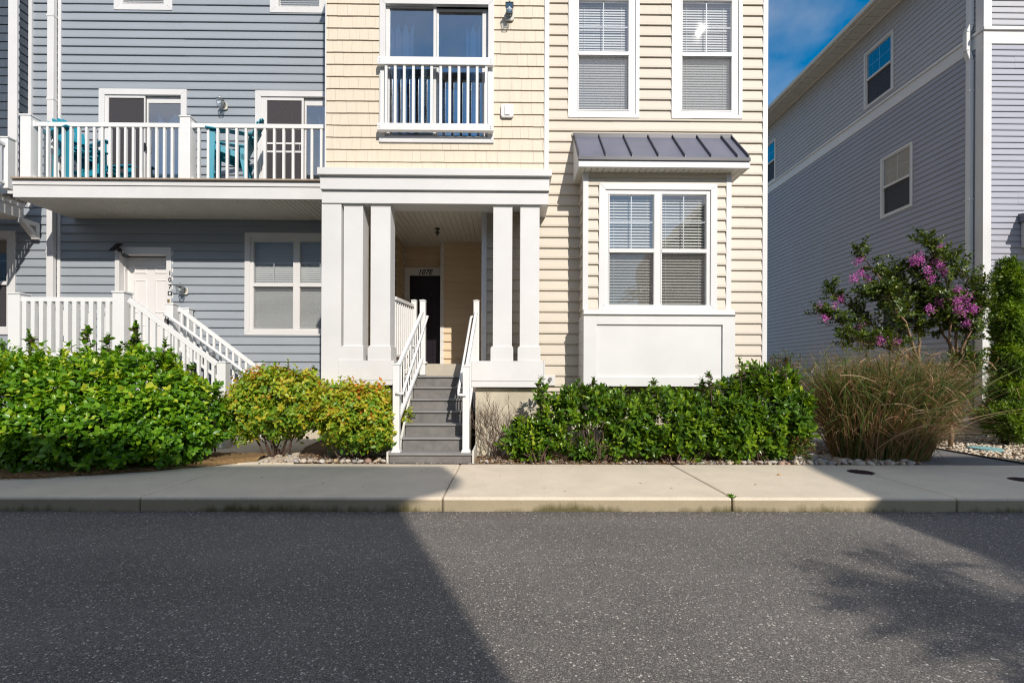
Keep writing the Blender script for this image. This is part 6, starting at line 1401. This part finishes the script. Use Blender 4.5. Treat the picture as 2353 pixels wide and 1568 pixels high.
def pebbles(name, n, x0, x1, y0, y1, s0, s1, cols, label, cat, cond=None):
    m = leafmat(name + '_colour', cols, rough=.75, trans=0.0); uo = []; base = MB().sphere((0, 0, 0), 1, 7, 4); bv = np.array(base.v); nf = len(base.f)
    X = rng.uniform(x0, x1, n); Y = rng.uniform(y0, y1, n)
    if cond is not None: k = cond(X, Y); X, Y = X[k], Y[k]
    n = len(X); s_ = rng.uniform(s0, s1, n); a = rng.random(n) * 6.28; sc3 = np.stack([s_, s_ * rng.uniform(.6, .9, n), s_ * .55], 1)
    v = bv[None] * sc3[:, None, :]; ca, sa = np.cos(a)[:, None], np.sin(a)[:, None]
    V = np.stack([v[:, :, 0] * ca - v[:, :, 1] * sa + X[:, None], v[:, :, 0] * sa + v[:, :, 1] * ca + Y[:, None], v[:, :, 2] + (s_ * .2)[:, None] + .0], 2).reshape(-1, 3)
    fl = np.concatenate([np.array(f) for f in base.f]); sz = np.tile([len(f) for f in base.f], n); loops = (fl[None] + (np.arange(n) * len(bv))[:, None]).ravel()
    me = bpy.data.meshes.new(name); me.vertices.add(len(V)); me.vertices.foreach_set('co', V.astype(np.float32).ravel()); me.loops.add(len(loops)); me.loops.foreach_set('vertex_index', loops.astype(np.int32))
    me.polygons.add(len(sz)); me.polygons.foreach_set('loop_start', np.concatenate([[0], np.cumsum(sz)[:-1]]).astype(np.int32)); me.polygons.foreach_set('loop_total', sz.astype(np.int32)); me.update(calc_edges=True)
    at = me.attributes.new('rnd', 'FLOAT', 'POINT'); at.data.foreach_set('value', np.repeat(rng.random(n), len(bv)).astype(np.float32)); me.polygons.foreach_set('use_smooth', [True] * len(sz)); me.materials.append(m)
    o = bpy.data.objects.new(name, me); COL.objects.link(o); return tag(o, label, cat, kind='stuff')
pebbles('gravel', 9000, 7.69, 13.5, 7.0, 13, .016, .032, [(0, (.50, .36, .22)), (.3, (.62, .55, .44)), (.6, (.55, .44, .30)), (.85, (.70, .66, .58)), (1, (.36, .26, .17))], 'pale tan gravel bed along the right house beyond the path', 'gravel')
pebbles('small_stones', 5200, 2.6, 6.05, 6.985, 9.6, .012, .03, [(0, (.18, .17, .16)), (.4, (.33, .28, .22)), (.7, (.24, .17, .12)), (1, (.45, .42, .38))], 'small mixed stones filling the bed between the laurels and the path', 'gravel', cond=lambda X, Y: Y < 7.15 + np.clip(X - 2.2, 0, 4) * .8)
pebbles('small_stones', 1500, W(600, 1050, 7.1).x, W(1700, 1050, 7.1).x, 6.985, 7.7, .008, .02, [(0, (.18, .17, .16)), (.4, (.33, .28, .22)), (.7, (.24, .17, .12)), (1, (.45, .42, .38))], 'small mixed stones scattered along the front of the beige house beds', 'gravel')
# leaf litter
def litter(n, x0, x1, y0, y1, label, z=.012, s=(.02, .05), p=1.0):
    P = np.stack([rng.uniform(x0, x1, n), y0 + (y1 - y0) * rng.random(n) ** p, z + rng.random(n) * .02], 1); L = rng.uniform(*s, n)
    o = leaf_mesh('leaf_litter', P, np.stack([rng.normal(size=n), rng.normal(size=n), rng.normal(size=n) * .15], 1), np.stack([rng.normal(size=n) * .4, rng.normal(size=n) * .4, np.ones(n)], 1), L, L * .4, 'drycolour', None); return tag(o, label, 'leaf litter', kind='stuff')
litter(900, W(1088, 1050, 7.1).x, W(1760, 1050, 7.1).x, 6.93, 7.5, 'orange and brown fallen leaves under the laurels by the sidewalk', p=1.2)
litter(200, W(600, 1050, 7.1).x, W(890, 1050, 7.1).x, 6.95, 7.6, 'fallen leaves among the stones left of the stairs')
litter(70, -6, 5.8, 5.3, 6.95, 'a few dry leaf bits strewn on the sidewalk', z=.003, s=(.012, .035))
litter(60, -4, 5.5, 4.85, 5.05, 'leaf bits caught along the foot of the kerb', z=-.148, s=(.01, .025))
# mulch spilling over the sidewalk below the hedge
mu_ = MB(); n = 60; xs = [-11 + i * (7.3) / n for i in range(n + 1)]
edge = [max(5.9, 5.92 + .0 * x + .09 * math.sin(x * 3.1) * .5 + .03 * math.sin(x * 11) + max(0, (x + 5.9)) ** 1.3 * .42) for x in xs]
for i in range(n):
    for j in range(10):
        f0, f1 = j / 10, (j + 1) / 10; g = lambda x, e, f: (x, e + (7.6 - e) * f, .006 + .05 * min(1, f * 5) + .012 * math.sin(x * 23 + f * 31))
        mu_.add([g(xs[i], edge[i], f0), g(xs[i + 1], edge[i + 1], f0), g(xs[i + 1], edge[i + 1], f1), g(xs[i], edge[i], f1)], [(0, 1, 2, 3)])
tag(mu_.build('mulch', 'mulch', None, smooth=True), 'brown mulch strip spilling onto the sidewalk below the left hedge', 'mulch', kind='stuff')
ml = 5200; X = rng.uniform(-9, -4.6, ml); e_ = 5.90 + np.maximum(0, X + 5.9) ** 1.3 * .42; P = np.stack([X, e_ + rng.normal(size=ml) * .03 - .02 + rng.random(ml) ** 2 * .5, .012 + rng.random(ml) * .035], 1)
tag(leaf_mesh('mulch_straw', P, np.stack([rng.normal(size=ml), rng.normal(size=ml) * .4, rng.normal(size=ml) * .1], 1), np.stack([rng.normal(size=ml) * .3, rng.normal(size=ml) * .3, np.ones(ml)], 1), rng.uniform(.02, .06, ml), .007, 'drycolour', None, simple=True), 'dry straw and bark bits along the edge of the mulch', 'mulch', kind='stuff')
# covers
def cover(x, y, r, m, label, name='manhole_cover', z=.004, cat='manhole cover'):
    c = G(x, y); o = empty(name, (c.x, c.y, z), label, cat); MB().disc((c.x, c.y, -.01), r, .012 + z, 32).build('rim', m, o, bevel=.003)
    g = MB()
    for i in range(-4, 5):
        h_ = math.sqrt(max(0, (r * .85) ** 2 - (i * r * .2) ** 2)); g.box(c.x - h_, c.x + h_, c.y + i * r * .2 - .006, c.y + i * r * .2 + .006, z, z + .007)
    g.build('tread_bars', m, o); return o
cover(1977, 1084, .155, 'rust', 'round rusty iron cover in the sidewalk below the tall grass'); cover(2352, 1102, .15, 'rust', 'round rusty iron cover in the sidewalk at the right edge')
cover(2263, 1032, .24, 'greencover', 'round pale green utility cover lying in the tan gravel', name='utility_cover', z=.03, cat='utility cover')
o = MB().box(G(1812, 1054).x - .09, G(1812, 1054).x + .1, 7.25, 7.3, .04, .07).build('wood_scrap', 'white_old', None, bevel=.003); tag(o, 'small pale board scrap on the stones by the little plant', 'board')

# grit along the kerb, weeds in the joint
o = pebbles('grit', 900, -6, 6.5, 4.55, 5.055, .003, .008, [(0, (.30, .27, .23)), (.5, (.45, .40, .33)), (1, (.6, .56, .5))], 'sand and grit gathered on the road along the kerb', 'grit', cond=lambda X, Y: rng.random(len(X)) < ((Y - 4.5) / .55) ** 2)
o.location.z = -.15
wp = np.stack([2.40 + rng.normal(size=26) * .012, 5.10 + rng.normal(size=26) * .02, rng.random(26) * .01 - .01], 1)
tag(leaf_mesh('weed', wp, np.stack([rng.normal(size=26), rng.normal(size=26), 1 + rng.random(26)], 1), rng.normal(size=(26, 3)), .045, .016, 'euonymus', None), 'tiny green weed growing from the sidewalk joint at the kerb', 'weed')
